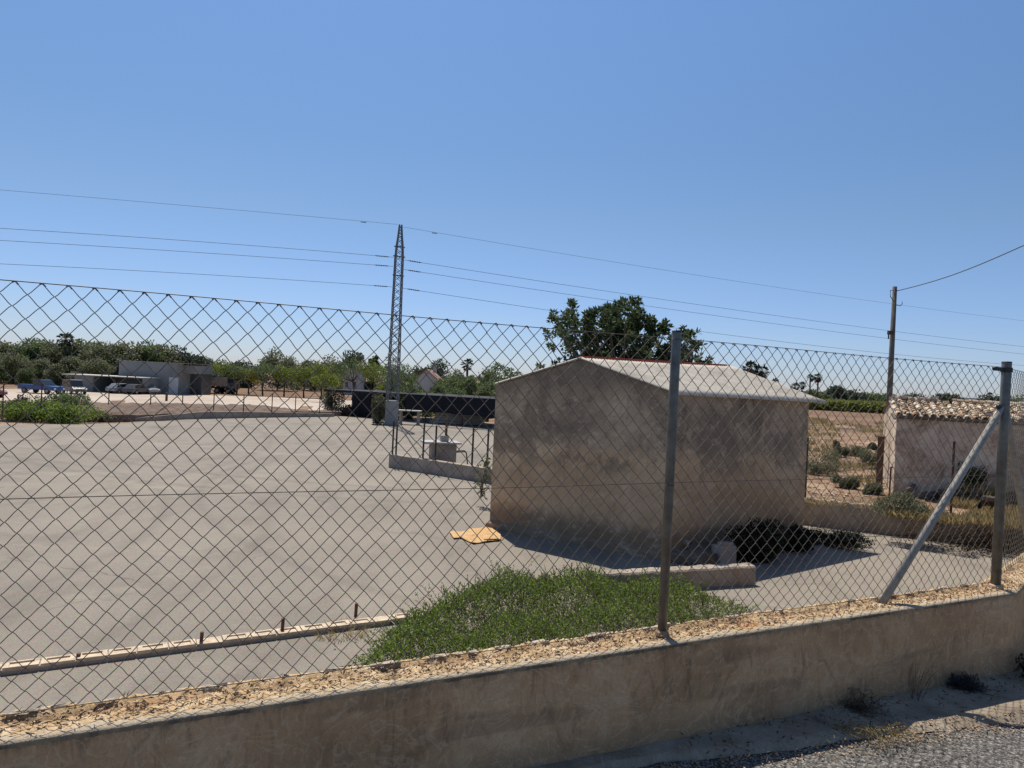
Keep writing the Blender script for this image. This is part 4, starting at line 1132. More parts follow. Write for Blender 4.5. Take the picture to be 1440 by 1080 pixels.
for i, (px, yb_, h) in enumerate(((1250, 706, .75),)):
    p = G(px, yb_, ZF); o_ = thing('steel_stake', 'thin rusty stake in front of the old building corner', 'stake', (p.x, p.y, ZF))
    mb = MB(); mb.tube([(0, 0, 0), (.01, 0, h)], .02, 6); mb.build('stake_rod', M['rust'], o_)
    mb = MB(); mb.box((.01, 0, h), (.05, .05, .02)); mb.build('stake_head', M['rust'], o_)

# shrubs, grass of the right field
shr = [((1190, 683), (.7, .6, .38), 'round grey-green shrub left of the rusty beam'), ((1222, 692), (.55, .45, .24), 'small green shrub right beside the rusty beam base'), ((1265, 722), (1.3, .8, .42), 'wide grey-green shrub in front of the old building corner'),
       ((1148, 655), (1.6, 1.2, .7), 'big grey bush just right of the shed corner'), ((1152, 662), (.9, .7, .35), 'dark low bush in front of the big grey bush'), ((1200, 640), (1.0, .7, .32), 'flat green shrub on the stony ground, farther out'),
       ((1178, 640), (.6, .5, .3), 'small shrub left of the flat green shrub'), ((1232, 655), (.9, .7, .5), 'grey bush behind the rusty beam'), ((1176, 628), (.25, .25, .22), 'tiny upright weed on the pale ground'), ((1227, 628), (.25, .25, .16), 'tiny weed far behind the rusty beam')]
for i, ((px, py), dm, lb_) in enumerate(shr):
    p = G(px, py+4, ZF); sc = p.y/16
    bush('shrub', lb_, 'shrub', (p.x, p.y, GZ(p.x, p.y)), tuple(q*max(1, sc*.8) for q in dm), 2600 if i > 2 else 4200, .05*max(1, sc*.8), M['shrub'], 40+i, 9, group='shrubs in the dry field')
p = G(1335, 668, ZF)
bush('dark_shrub', 'dark green bush against the old building wall', 'shrub', (F0+fd*1.55-bd*.2).to_tuple()[:2]+(ZF+.35,), (.7, .4, .5), 1500, .06, M['carob'], 71, 7)
for i, (px, py, r_, h_, lb_) in enumerate(((1378, 712, .75, .62, 'tall golden dry grass tuft left of the corner post'), (1424, 716, .7, .5, 'golden dry grass tuft right of the corner post'), (1350, 716, .4, .3, 'short dry grass tuft beside the tall one'), (1300, 722, .6, .18, 'low sparse dry grass behind the rear wall'), (1215, 712, .8, .14, 'thin dry grass strip along the rear wall top'), (1160, 708, .7, .14, 'thin dry grass near the green post'))):
    p = G(px, py-2, ZF); tuft('grass_tuft', lb_, 'grass', (p.x, p.y, GZ(p.x, p.y)-.02), 1300 if i < 2 else 420, r_*1.3, h_, M['straw'], .55 if i < 3 else 1.2, .009, 50+i, group='dry grass tufts')
# scattered stones of the field (stuff)
V0 = MB()
for i in range(2600):
    px = rr.uniform(1080, 1440); py = 600+rr.random()**1.5*125; p = G(px, py, ZF)
    if (p-R0.xyz).dot(rn) < .3: continue
    a = rr.uniform(.006, .026)*(1+p.y/60); V0.box((p.x, p.y, GZ(p.x, p.y)+a*.2), (a*2, a*1.6, a), rz=rr.uniform(0, 3), j=a*.35)
tag(V0.build('field_stones', simple('pale_field_stone', (.5, .42, .33), .9, .25, 4), None), 'pale stones scattered over the dry field', 'stones', kind='stuff')
gs = np.random.default_rng(9); n = 42000
ph_ = gs.uniform(.3, .66, n); rr_ = 15+gs.uniform(0, 1, n)**1.6*55; X = rr_*np.sin(ph_); Y = rr_*np.cos(ph_)
msk = (snoise(X, Y, .8, 8)+snoise(X, Y, 2.5, 9)*.6) > .1; X, Y, rr_ = X[msk], Y[msk], rr_[msk]
C = np.stack([X, Y, np.array([GZ(a, b) for a, b in zip(X, Y)])], 1)
V, Q = leaf_quads(C, .13*(1+rr_/40), .026*(1+rr_/25), dirs=np.tile([0, 0, 1.0], (len(C), 1)), rng=gs)
tag(np_obj('dry_grass', V, Q, M['straw']), 'sparse dry grass covering the stony field', 'grass', kind='stuff')
# low earth ridges crossing the field
for (d0, h_, mt, nmz, lb_) in ((53, .13, 'bank', 'earth_ridge', 'dark low earth ridge crossing the dry field'),):
    V = []; Fc = []
    for i in range(60):
        ph = math.radians(16+i*.6); r = d0+1.5*nz.noise(Vector((i*.2, 0, 0)))
        for dr, z in ((0, 0), (.4, h_), (1.6, h_*.9), (2.4, 0)): V.append(((r+dr)*math.sin(ph), (r+dr)*math.cos(ph), gz(ph, r)+z-.03+.08*nz.noise(Vector((i*.5, dr, 3)))))
    for i in range(59):
        for j in range(3): a = i*4+j; Fc.append((a, a+4, a+5, a+1))
    struct(mesh_obj(nmz, V, Fc, M[mt]), lb_, 'ridge')
# vineyard: a green mass beyond the field
gs = np.random.default_rng(19); n = 42000
ph_ = gs.uniform(.28, .75, n); rr_ = gs.choice(np.arange(122, 210, 4.0), n, p=(lambda a: a/a.sum())(1/np.arange(1, 23)**1.1))+gs.normal(0, .5, n)
X = rr_*np.sin(ph_); Y = rr_*np.cos(ph_); Zz = np.array([GZ(a, b) for a, b in zip(X, Y)])+gs.uniform(.1, 1.5, n)+.15*snoise(X, Y, .8, 2)
V, Q = leaf_quads(np.stack([X, Y, Zz], 1), .5, .38, rng=gs)
tag(np_obj('vineyard', V, Q, M['vine']), 'bright green rows of vines across the far field', 'vineyard', kind='stuff')

# ================================================================ TREES
def tree_mesh(kind, name, mat, H, Wd, nl, leaf, seed, trunk_h=.25, ncl=26, holes=.0, flat=.8, lw=.55):
    """returns (trunk MB, leaf V, Q)"""
    r = np.random.default_rng(seed)
    cz = H*(trunk_h+(1-trunk_h)*.5); rz_ = H*(1-trunk_h)*.5
    d = r.normal(size=(ncl, 3)); d /= np.linalg.norm(d, axis=1, keepdims=True)
    q = r.uniform(.25, .92, ncl)**.7
    cs = d*q[:, None]*np.array([Wd/2*.85, Wd/2*.85, rz_*.85]); cs[:, 2] = cs[:, 2]*flat+cz
    rad = Wd*r.uniform(.11, .22, ncl)
    if trunk_h < .13:      # crowns that reach the ground
        m0 = ncl//3; cs[:m0, 2] = H*r.uniform(.06, .3, m0); an = r.uniform(0, 6.28, m0); cs[:m0, 0] = np.cos(an)*Wd*.36; cs[:m0, 1] = np.sin(an)*Wd*.36
    k_ = r.integers(0, ncl, nl); d = r.normal(size=(nl, 3)); d /= np.linalg.norm(d, axis=1, keepdims=True); d[:, 2] *= .8
    C = cs[k_]+d*(rad[k_]*r.uniform(.3, 1.1, nl)**.5)[:, None]
    V, Q = leaf_quads(C, leaf*r.uniform(.6, 1.3, nl), leaf*lw, up=.3, rng=r)
    mb = MB(); tr = H*.022+.04
    t0 = Vector((0, 0, H*trunk_h*1.1)); mb.tube([(0, 0, -.2), (r.normal(0, .03*H), 0, H*trunk_h*.6), t0], [tr, tr*.8, tr*.65], 7)
    for i in range(min(ncl, 12)):
        e = Vector(cs[i]); m_ = t0.lerp(e, .5)+Vector((0, 0, -.03*H)); mb.tube([t0, m_, e], [tr*.5, tr*.3, tr*.12], 5)
    return mb, V, Q
PROTO = {}
def make_tree(name, label, cat, loc, kind, mat, H, Wd, nl=2600, leaf=.3, seed=1, rz=None, group=None, **kw):
    o = thing(name, label, cat, loc, rz if rz is not None else random.uniform(0, 6), group)
    mb, V, Q = tree_mesh(kind, name, mat, H, Wd, nl, leaf, seed, **kw)
    mb.build('trunk', M['bark'], o, True); np_obj('crown', V, Q, M[mat], o)
    return o
# the rubber-leaved tree behind the shed: airy tufts of leaves at branch ends
tp = Vector((3.6, 23.0, 0)); TY = 23.0
tr_ = thing('broadleaf_tree', 'large dark broadleaf tree with open tufted branches behind the shed', 'tree', (AT(880, 520, TY).x, TY, -.9))
r = np.random.default_rng(77)
ends = []   # silhouette-guided clusters in front-facing fan plus depth
sil = [(-22, 66, 12), (-36, 74, 11), (-20, 45, 14), (-45, 15, 13), (12, 70, 12), (-65, 62, 10), (102, 14, 9), (118, 12, 8), (96, 0, 11), (112, 0, 9), (22, 18, 13), (-105, 78, 10), (-80, 98, 9), (-62, 82, 10), (-50, 60, 13), (-30, 92, 12), (-12, 100, 10), (4, 86, 12), (10, 104, 9), (30, 80, 12), (38, 58, 12), (52, 74, 10), (75, 66, 7), (84, 52, 8), (92, 44, 7), (118, 26, 8), (-75, 45, 11), (-95, 60, 9), (-40, 40, 14), (-8, 60, 16), (20, 40, 15), (60, 45, 12), (-70, 20, 12), (-95, 14, 9), (-118, 6, 6), (-30, 12, 14), (30, 12, 14), (70, 20, 13), (90, 8, 12), (110, 8, 9), (0, 25, 15), (-15, 78, 12), (-55, 30, 11), (48, 28, 12), (-112, 50, 7), (-88, 80, 8), (65, 58, 9), (45, 8, 12), (-5, 5, 14), (-60, 5, 12), (85, 25, 10)]
px2m = TY/F; zb_ = AT(880, 515, TY).z+.9   # height of reference line over base
Cl = []; Dl = []
mb = MB(); root = Vector((0, 0, 1.0)); mb.tube([(0, 0, -.3), (.03, 0, .5), (0, 0, 1.2)], [.24, .2, .17], 10)
for (dx, dy, rr0) in sil:
    for rep in range(3):
        depth = r.normal(0, .9)*(1.0 if rep else .5)
        jx = 0 if rep == 0 else r.normal(0, 7)-dx*.06; jy = 0 if rep == 0 else r.normal(0, 5)-8
        c_l = np.array([(dx+jx)*px2m, depth, zb_+(dy+jy-15)*px2m]); R_ = rr0*px2m
        m_ = int(125*(rr0/11)**2)
        # sub-rosettes
        for t_ in range(max(3, m_//14)):
            cc_ = c_l+r.normal(0, R_*.5, 3)*np.array([.85, 1, 1])
            for l_ in range(14): 
                d = r.normal(size=3); d[2] += .5; d /= np.linalg.norm(d); Cl.append(cc_+d*.03); Dl.append(d)
        e = Vector(c_l.tolist()); mm = root.lerp(e, .45)+Vector((r.normal(0, .15), r.normal(0, .15), -.12)); m3 = root.lerp(e, .75)+Vector((r.normal(0, .06), r.normal(0, .06), -.03))
        mb.tube([root+Vector((0, 0, r.uniform(0, .2))), mm, m3, e], [.06, .035, .02, .008], 5)
mb.build('trunk', M['bark'], tr_, True)
V, Q = leaf_quads(np.array(Cl), r.uniform(.13, .21, len(Cl)), r.uniform(.06, .09, len(Cl)), dirs=np.array(Dl)*1.5, rng=r)
np_obj('crown', V, Q, M['carob'], tr_)

# ---- left tree belt
def gpos(px, Y):
    v = ray(px, 500); t = Y/v.y; return v.x*t, Y
belt = [(-28, 128, 476), (8, 122, 474), (35, 124, 472), (60, 130, 470), (90, 126, 471), (118, 128, 474), (145, 124, 475), (172, 122, 474), (200, 126, 474), (222, 128, 477), (250, 132, 483), (275, 134, 492), (20, 116, 492), (100, 116, 496), (-10, 112, 500), (60, 117, 500), (135, 116, 500), (40, 112, 515), (110, 113, 520), (80, 114, 508)]
bl_labels = ['at the left picture edge', 'second in the belt from the left edge', 'behind the red car', 'above the blue pickup cab', 'rising behind the grey van', 'above the left end of the carport', 'above the middle of the carport', 'above the left end of the grey building', 'above the middle of the grey building', 'above the white door', 'above the right end of the grey building', 'dark and last before the truck', 'lower, above the left field edge', 'lower yellowish one behind the carport left end', 'lowest at the far left', 'lower one behind the blue pickup', 'lower one left of the grey building', 'short one behind the pickup bed', 'short yellow-green one at the carport left end', 'short one between pickup and carport']
protos = {}
for i, (px, Y, yt) in enumerate(belt):
    x_, y_ = gpos(px, Y); top = AT(px, yt, Y).z; base = GZ(x_, y_); H_ = top-base
    mt = ['olive', 'olive', 'green'][i % 3] if i not in (10, 11) else 'pine'
    key = (mt, i % 2)
    lb_ = {'olive': 'grey-green', 'green': 'green', 'pine': 'dark'}[mt]+' leafy tree '+bl_labels[i]
    if key not in protos:
        o_ = make_tree('leafy_tree', lb_, 'tree', (x_, y_, base), 'b', mt, 10.0, 9.5, 5200, .55, 100+i, group='tree belt behind the parking lot', trunk_h=.08, ncl=34); protos[key] = o_
    else:
        o_ = copy_tree(protos[key]); o_.location = (x_, y_, base); o_['label'] = lb_; o_.rotation_euler.z = random.uniform(0, 6)
    sc = H_/9.7; o_.scale = (sc*1.05, sc*1.05, sc)
# ---- small citrus trees right of the truck, with trunks
cit = [(310, 508, 551, 'citrus'), (352, 516, 553, 'yellow'), (402, 512, 552, 'citrus'), (455, 510, 556, 'citrus'), (430, 514, 548, 'citrus'), (372, 508, 545, 'green'), (498, 502, 553, 'green'), (530, 506, 560, 'citrus'), (335, 510, 545, 'green'), (462, 522, 566, 'citrus')]
cl = ['green-yellow young tree at the truck tail', 'bright yellow small tree right of the truck', 'lime green small tree in the middle of the lot', 'lime green small tree near the canopy left end', 'pale green small tree between two lime ones', 'green tree behind the yellow one', 'green tree in front of the white shed wall', 'yellow-green tree left of the pylon', 'green tree between truck and yellow tree', 'low lime tree right above the canopy end']
for i, (px, yt, yb_, mt) in enumerate(cit):
    v = ray(px, yb_); t = (ZL-EYE)/v.z; Y = v.y*t; Y = min(Y, 118)
    x_, _ = gpos(px, Y); top = AT(px, yt, Y).z; base = GZ(x_, Y); H_ = max(1.5, top-base)
    o_ = make_tree('small_tree', cl[i], 'tree', (x_, Y, base), 'c', mt, H_, H_*1.15, 2200, .26, 200+i, group='small trees on the dirt lot', trunk_h=.38, ncl=16)
# ---- middle-distance trees
mids = [(392, 485, 150, 'olive', 62, 'round grey-green tree left of the pylon skyline'), (497, 488, 150, 'pine', 44, 'dark round pine left of the pylon'), (524, 490, 152, 'pine', 22, 'small dark pine touching the pylon'), (462, 496, 160, 'olive', 60, 'hazy grey tree left of the dark pine'), (430, 502, 165, 'olive', 46, 'low hazy tree beyond the citrus'),
        (300, 500, 150, 'green', 50, 'green tree beyond the truck'), (340, 506, 160, 'pine', 44, 'low dark trees beyond the yellow one'), (608, 498, 120, 'pine', 56, 'dark broad tree behind the white house'), (640, 508, 95, 'green', 64, 'green tree right of the white house'), (700, 500, 85, 'green', 60, 'rounded green tree behind the shed roof'), (668, 517, 70, 'green', 44, 'green tree just above the black netting'), (560, 502, 60, 'green', 60, 'leafy tree right behind the pylon'), (590, 540, 60, 'citrus', 40, 'low bright tree behind the canopy'), (645, 540, 62, 'green', 44, 'low green tree above the netting middle'),
        (620, 530, 66, 'green', 40, 'green tree below the white house'), (690, 530, 60, 'green', 40, 'dark tree at the shed left edge'), (730, 512, 90, 'green', 50, 'tree hidden behind the shed ridge left'), (540, 532, 58, 'citrus', 36, 'bushy tree behind the pylon left side'), (272, 488, 140, 'pine', 40, 'dark tree above the truck')]
mp = {}
for i, (px, yt, Y, mt, wpx, lb_) in enumerate(mids):
    x_, _ = gpos(px, Y); top = AT(px, yt, Y).z; base = GZ(x_, Y); H_ = top-base; Wd = wpx*Y/F*1.12
    nl = 4200
    make_tree('leafy_tree', lb_, 'tree', (x_, Y, base), 'm', mt, H_, Wd, nl, max(.16, .0036*Y), 300+i, group='trees beyond the yard', trunk_h=.12, ncl=26)
# far right tree line
far = [(1015, 520, 240, 60, 'pine'), (1110, 542, 260, 22, 'pine'), (1178, 540, 250, 36, 'pine'), (1150, 548, 250, 34, 'green'), (1205, 549, 255, 40, 'pine'), (1232, 553, 260, 36, 'green'), (1255, 554, 262, 30, 'green'), (1290, 556, 270, 44, 'pine'), (1340, 553, 240, 40, 'pine'), (1405, 556, 240, 50, 'pine'), (1095, 546, 262, 26, 'green'), (1440, 557, 250, 50, 'green')]
fl = ['behind the shed roof', 'beside the low palms', 'darkest and roundest past the palms', 'below the twin palms', 'right of the darkest round tree', 'at the utility pole left side', 'just right of the utility pole', 'behind the tiled roof left part', 'peeping over the tiled roof middle', 'beside the corner post top', 'left of the palms over the shed eave', 'at the right picture edge']
for i, (px, yt, Y, wpx, mt) in enumerate(far):
    x_, _ = gpos(px, Y); top = AT(px, yt, Y).z; base = GZ(x_, Y); H_ = max(2, top-base)
    make_tree('far_tree', ('dark' if mt == 'pine' else 'green')+' distant tree '+fl[i], 'tree', (x_, Y, base), 'f', mt, H_, wpx*Y/F*1.15, 2600, .8, 400+i, group='distant trees beyond the vineyard', trunk_h=.05, ncl=22)
# ---- palms
def palm(label, px, yt, Y, headpx, group='palms on the skyline', skirt=True, seed=1, thick=1.0):
    x_, _ = gpos(px, Y); top = AT(px, yt, Y).z; base = GZ(x_, Y); R_ = headpx/2*Y/F; H_ = top-base
    o = thing('palm_tree', label, 'palm tree', (x_, Y, base), group=group)
    mb = MB(); hh = H_-R_; mb.tube([(0, 0, -.2), (.05, 0, hh*.5), (0, 0, hh)], [R_*.22*thick, R_*.16*thick, R_*.16*thick], 8); mb.build('trunk', M['bark'], o, True)
    r = np.random.default_rng(seed); C = []; D = []
    nfr = 70; V = []; Fc = []
    for i in range(nfr):
        d = r.normal(size=3); d[2] = abs(d[2]) if i % 3 else -abs(d[2])*.8; d /= np.linalg.norm(d)
        st = np.array([0, 0, hh]); L = R_*r.uniform(.75, 1.05)
        p1 = st+d*L*.6; p2 = st+d*L+np.array([0, 0, -L*.18]); sd = np.cross(d, [0, 0, 1.0])+r.normal(0, .2, 3); sd /= np.linalg.norm(sd)+1e-9
        # fan of leaflets
        for k_ in range(9):
            a = (k_-4)/4*.85; dd_ = d*math.cos(a)+sd*math.sin(a); e = p1+dd_*L*.45; w_ = sd*math.cos(a)*.05*R_-d*math.sin(a)*.05*R_
            n0 = len(V); V += [p1.tolist(), (p1+dd_*L*.25+w_).tolist(), (e-np.array([0, 0, .06*L])).tolist(), (p1+dd_*L*.25-w_).tolist()]; Fc.append((n0, n0+1, n0+2, n0+3))
        n0 = len(V); w_ = sd*.012*R_; V += [(st-w_).tolist(), (st+w_).tolist(), (p1+w_).tolist(), (p1-w_).tolist()]; Fc.append((n0, n0+1, n0+2, n0+3))
    mesh_obj('fronds', V, Fc, M['palm'], o)
    if skirt:
        V = []; Fc = []
        for i in range(160):
            a = r.uniform(0, 6.28); q = r.uniform(.3, .85)*R_; z = hh-r.uniform(0, .75)*R_; n0 = len(V)
            c0 = np.array([math.cos(a)*q*.5, math.sin(a)*q*.5, z+.2*R_]); c1 = np.array([math.cos(a)*q, math.sin(a)*q, z-.35*R_]); sd = np.array([-math.sin(a), math.cos(a), 0])*.09*R_
            V += [(c0).tolist(), (.5*(c0+c1)+sd).tolist(), c1.tolist(), (.5*(c0+c1)-sd).tolist()]; Fc.append((n0, n0+1, n0+2, n0+3))
        mesh_obj('dead_skirt', V, Fc, M['dead'], o)
    return o
palm('largest palm head with a brown skirt showing above the shed roof, left half', 1056, 506, 150, 26, seed=1)
palm('palm head with a brown skirt showing above the shed roof, right half', 1072, 511, 150, 24, seed=2)
palm('left one of the two tall twin palms beyond the vineyard', 1141, 525, 230, 13, seed=3, skirt=False)
palm('right one of the two tall twin palms beyond the vineyard', 1152, 524, 230, 14, seed=4)
palm('low palm just above the shed eave, left one', 1092, 531, 230, 13, seed=5, skirt=False)
palm('low palm behind the shed eave, middle one', 1120, 537, 230, 14, seed=6, skirt=False)
palm('low palm behind the shed eave, right one', 1130, 536, 232, 13, seed=7, skirt=False)
palm('palm rising above the trees over the black netting', 658, 503, 96, 20, seed=8, skirt=False)
palm('palm rising over the tree belt above the carport', 91, 466, 124, 24, seed=9, skirt=False)
palm('tiny palm over the tiled roof near the corner post', 1395, 551, 240, 10, seed=10, skirt=False)

# ================================================================ LOT: vehicles and buildings
def car(name, label, loc, rz, paint, kind='sedan', L=4.4, W=1.75, group=None):
    o = thing(name, label, 'car' if kind != 'pickup' else 'pickup truck', loc, rz, group)
    if kind == 'sedan':
        body = [(-L/2, .35), (-L/2, .75), (-L/2+.15, .9), (-L*.28, .95), (L*.2, .92), (L/2-.15, .78), (L/2, .6), (L/2, .35)]
        cab = [(-L*.42, .92), (-L*.3, 1.38), (-L*.02, 1.45), (L*.06, 1.42), (L*.22, .92)]
    elif kind == 'van':
        body = [(-L/2, .35), (-L/2, .95), (L*.32, .95), (L/2-.05, .75), (L/2, .35)]
        cab = [(-L/2+.03, .94), (-L/2+.1, 1.8), (L*.12, 1.85), (L*.3, .94)]
    else:
        body = [(-L/2, .5), (-L/2, 1.08), (-L*.08, 1.08), (L*.25, 1.05), (L/2-.1, .95), (L/2, .75), (L/2, .45)]
        cab = [(-L*.09, 1.06), (-L*.08, 1.72), (L*.1, 1.76), (L*.26, 1.05)]
    V, Fc = prism(body, -W/2, W/2); mb = MB().add(V, Fc)
    V, Fc = prism(cab, -W/2*.88, W/2*.88); mb.add(V, Fc)
    b = mb.build('body', M[paint], o); md = b.modifiers.new('b', 'BEVEL'); md.width = .05; md.segments = 2
    cx = [(x_*.93+(cab[0][0]+cab[-1][0])/2*.07, .06+z_*.97 if z_ < 1.2 else z_-.08) for x_, z_ in cab]
    V, Fc = prism(cx, -W/2*.88-.01, W/2*.88+.01); MB().add(V, Fc).build('window', M['glass'], o)
    # windscreen
    a, c2 = cab[-2], cab[-1]
    mb = MB(); m0 = Vector((a[0]+(c2[0]-a[0])*.12+.015, 0, a[1]+(c2[1]-a[1])*.12+.012)); m1 = Vector((a[0]+(c2[0]-a[0])*.9+.015, 0, a[1]+(c2[1]-a[1])*.9+.012))
    mb.bar(m0, m1, W*.78, .015); mb.build('windscreen', M['glass'], o)
    wr = .32 if kind != 'pickup' else .38
    for sx in (-L*.31, L*.32):
        for sy in (-1, 1):
            mb = MB(); mb.tube([(sx, sy*(W/2-.2), wr), (sx, sy*(W/2+.01), wr)], wr, 18); wh = mb.build('wheel', M['tyre'], o)
            mb = MB(); mb.tube([(sx, sy*(W/2), wr), (sx, sy*(W/2+.02), wr)], wr*.55, 12); mb.build('rim', M['silver'], wh)
    for sy in (-1, 1):
        mb = MB(); mb.box((L/2-.02, sy*W*.36, .68), (.08, .3, .14), bev=.02); mb.build('headlight', M['white'], o)
        mb = MB(); mb.box((-L/2+.0, sy*W*.4, .75), (.06, .16, .16)); mb.build('tail_light', M['red'], o)
    if kind == 'pickup':
        mb = MB()
        for sy in (-1, 1): mb.bar((-L*.46, sy*W*.44, 1.14), (-L*.1, sy*W*.44, 1.14), .05)
        mb.bar((-L*.1, -W*.44, 1.14), (-L*.1, W*.44, 1.14), .05); mb.build('bed_rail', M['dark'], o)
    return o
def lotpos(px, py):
    p = G(px, py, ZL); return (p.x, p.y, GZ(p.x, p.y)+.02)
pp = lotpos(58, 553.5); car('pickup_truck', 'blue pickup truck parked on the dirt lot', pp, -.2, 'blue', 'pickup', 5.3, 1.85)
pp = lotpos(5, 557.5); car('parked_car', 'dark red car cut off by the left picture edge', (pp[0], pp[1]-3, pp[2]), -.25, 'red', 'sedan', 4.5)
pp = lotpos(104, 554); car('parked_van', 'grey van parked between the blue pickup and the carport', pp, -.7, 'grey', 'van', 4.3)
pp = lotpos(158, 554); car('parked_car', 'silver car at the left inside the carport', (pp[0], pp[1]+2.6, pp[2]), 1.2, 'silver', 'sedan', 4.2)
pp = lotpos(203, 555); car('parked_car', 'silver car with a sloping bonnet at the right inside the carport', (pp[0]-1, pp[1]+2.6, pp[2]), -.6, 'silver', 'sedan', 4.2)
pp = lotpos(180, 555); car('parked_car', 'dark car in the middle of the carport', (pp[0], pp[1]+2.5, pp[2]), 1.4, 'grey', 'sedan', 4.2)
# carport
cpp = lotpos(165, 553); Yc = cpp[1]; mpp = Yc/F
cw = (gpos(203, Yc)[0]-gpos(88, Yc)[0]); cxm = (gpos(203, Yc)[0]+gpos(88, Yc)[0])/2
cpn = thing('carport', 'low open carport with a thin pale roof sheltering parked cars', 'carport', (cxm, Yc, GZ(cxm, Yc)), -.03); cpn.scale = (cw/12.6, 1, 1)
Hc = 2.35
mb = MB(); mb.box((0, 2.6, Hc), (12.6, 5.6, .12)); mb.build('roof', simple('carport_roof_sheet', (.55, .52, .47), .7, .1, 1), cpn)
mb = MB(); mb.box((-3.2, .4, Hc/2-.05), (3.0, .14, Hc-.12)); mb.box((0, 5.2, Hc/2-.05), (12.4, .14, Hc-.12)); mb.box((6.1, 2.7, Hc/2-.05), (.14, 4.8, Hc-.12)); mb.box((-1.65, 2.7, Hc/2-.05), (.1, 4.6, Hc-.12)); mb.build('wall', M['bwall'], cpn)
for x_ in (-6.1, -4.8, 1.9): mb = MB(); mb.box((x_, .2, Hc/2), (.1, .1, Hc)); mb.build('post', M['dark'], cpn)
# grey building
Yb = Yc+4.5
xl = gpos(168, Yb)[0]; xr = gpos(250, Yb)[0]; xe = gpos(267, Yb)[0]
zb_g = GZ(xl, Yb); top = AT(168, 507, Yb).z-zb_g
gb = thing('grey_building', 'plain grey flat-roofed building with a white door behind the carport', 'building', (xl, Yb, zb_g))
mb = MB(); w1 = xr-xl; w2 = xe-xr
mb.box((w1/2, 4, top/2), (w1, 8, top)); mb.box((w1+w2/2, 5, top-.5-.35), (w2, 6, .9+.35)); mb.build('wall', M['bwall'], gb); mb = MB(); mb.box((w1+w2/2+.01, 6.2, (top-1.4)/2), (w2-.1, 3.6, top-1.42)); mb.build('recessed_wall', M['grey'], gb)
mb = MB(); mb.box(((w1+w2)/2, 4, top+.03), (w1+w2+.06, 8.1, .06)); mb.build('roof', M['conc'], gb)
mb = MB(); mb.box((w1+w2-.1, 2.15, (top-1.4)/2), (.14, .14, top-1.4)); mb.build('post', M['dark'], gb)
mb = MB(); dx = gpos(246, Yb)[0]-xl; mb.box((dx, -.03, 1.28), (1.35, .06, 2.5)); dr = mb.build('door', M['bdoor'], gb)
mb = MB(); mb.box((dx+.5, -.08, 1.1), (.1, .05, .04)); mb.build('handle', M['dark'], dr)
# truck
tpv = G(295, 548.5, ZL); Yt = min(tpv.y, 118); xt = gpos(296, Yt)[0]; zt_ = GZ(xt, Yt)
tk = thing('cargo_truck', 'long brown tipper truck with a blue tarpaulin parked beyond the building', 'truck', (xt, Yt, zt_))
Lt = 76*Yt/F
mb = MB(); mb.box((-.4, 0, 2.0), (Lt*.86, 2.4, 1.5), bev=.03); 
for i in range(14): mb.box((-.4-Lt*.43+.3+i*Lt*.86/14, -1.22, 2.0), (.08, .08, 1.45))
bd2 = mb.build('cargo_box', M['trailer'], tk)
mb = MB(); mb.box((-.9, 0, 2.95), (Lt*.7, 2.35, .35), bev=.1); mb.build('tarpaulin', M['tarp'], tk)
mb = MB(); mb.box((Lt/2-.6, 0, 1.75), (1.7, 2.3, 1.9), bev=.12); cb = mb.build('cab', M['grey'], tk)
mb = MB(); mb.box((Lt/2-.5, -1.16, 2.2), (.9, .04, .6)); mb.build('window', M['glass'], cb)
mb = MB(); mb.box((0, 0, 1.0), (Lt*.95, 1.2, .25)); mb.build('chassis', M['dark'], tk)
for x_ in (-Lt*.4, -Lt*.29, -Lt*.18, Lt*.2, Lt*.4):
    for sy in (-1, 1):
        mb = MB(); mb.tube([(x_, sy*.8, .5), (x_, sy*1.15, .5)], .5, 16); wh = mb.build('wheel', M['tyre'], tk); mb = MB(); mb.tube([(x_, sy*1.15, .5), (x_, sy*1.17, .5)], .25, 12); mb.build('rim', M['silver'], wh)
# dark trailer behind yellow tree
p = lotpos(365, 549)
dt = thing('flatbed_trailer', 'low dark red trailer parked behind the yellow tree', 'trailer', (p[0], min(p[1], 117), p[2]))
mb = MB(); mb.box((0, 0, 1.5), (4.2, 2.2, 1.1), bev=.04); mb.build('bed', simple('maroon_paint', (.06, .03, .035), .6, .2, 2), dt)
mb = MB(); mb.tube([(-1, -1, .45), (-1, 1, .45)], .45, 14); mb.tube([(1, -1, .45), (1, 1, .45)], .45, 14); mb.build('wheel', M['tyre'], dt)
# bollard-like dark post on lot
p = lotpos(234, 564); bo = thing('short_post', 'short dark post standing on the dirt lot before the white door', 'post', p)
mb = MB(); mb.tube([(0, 0, 0), (0, 0, 1.0)], .14, 10); mb.build('post_shaft', M['rust'], bo); mb = MB(); mb.tube([(0, 0, 1.0), (0, 0, 1.06)], [.16, .1], 10); mb.build('post_cap', M['dark'], bo)
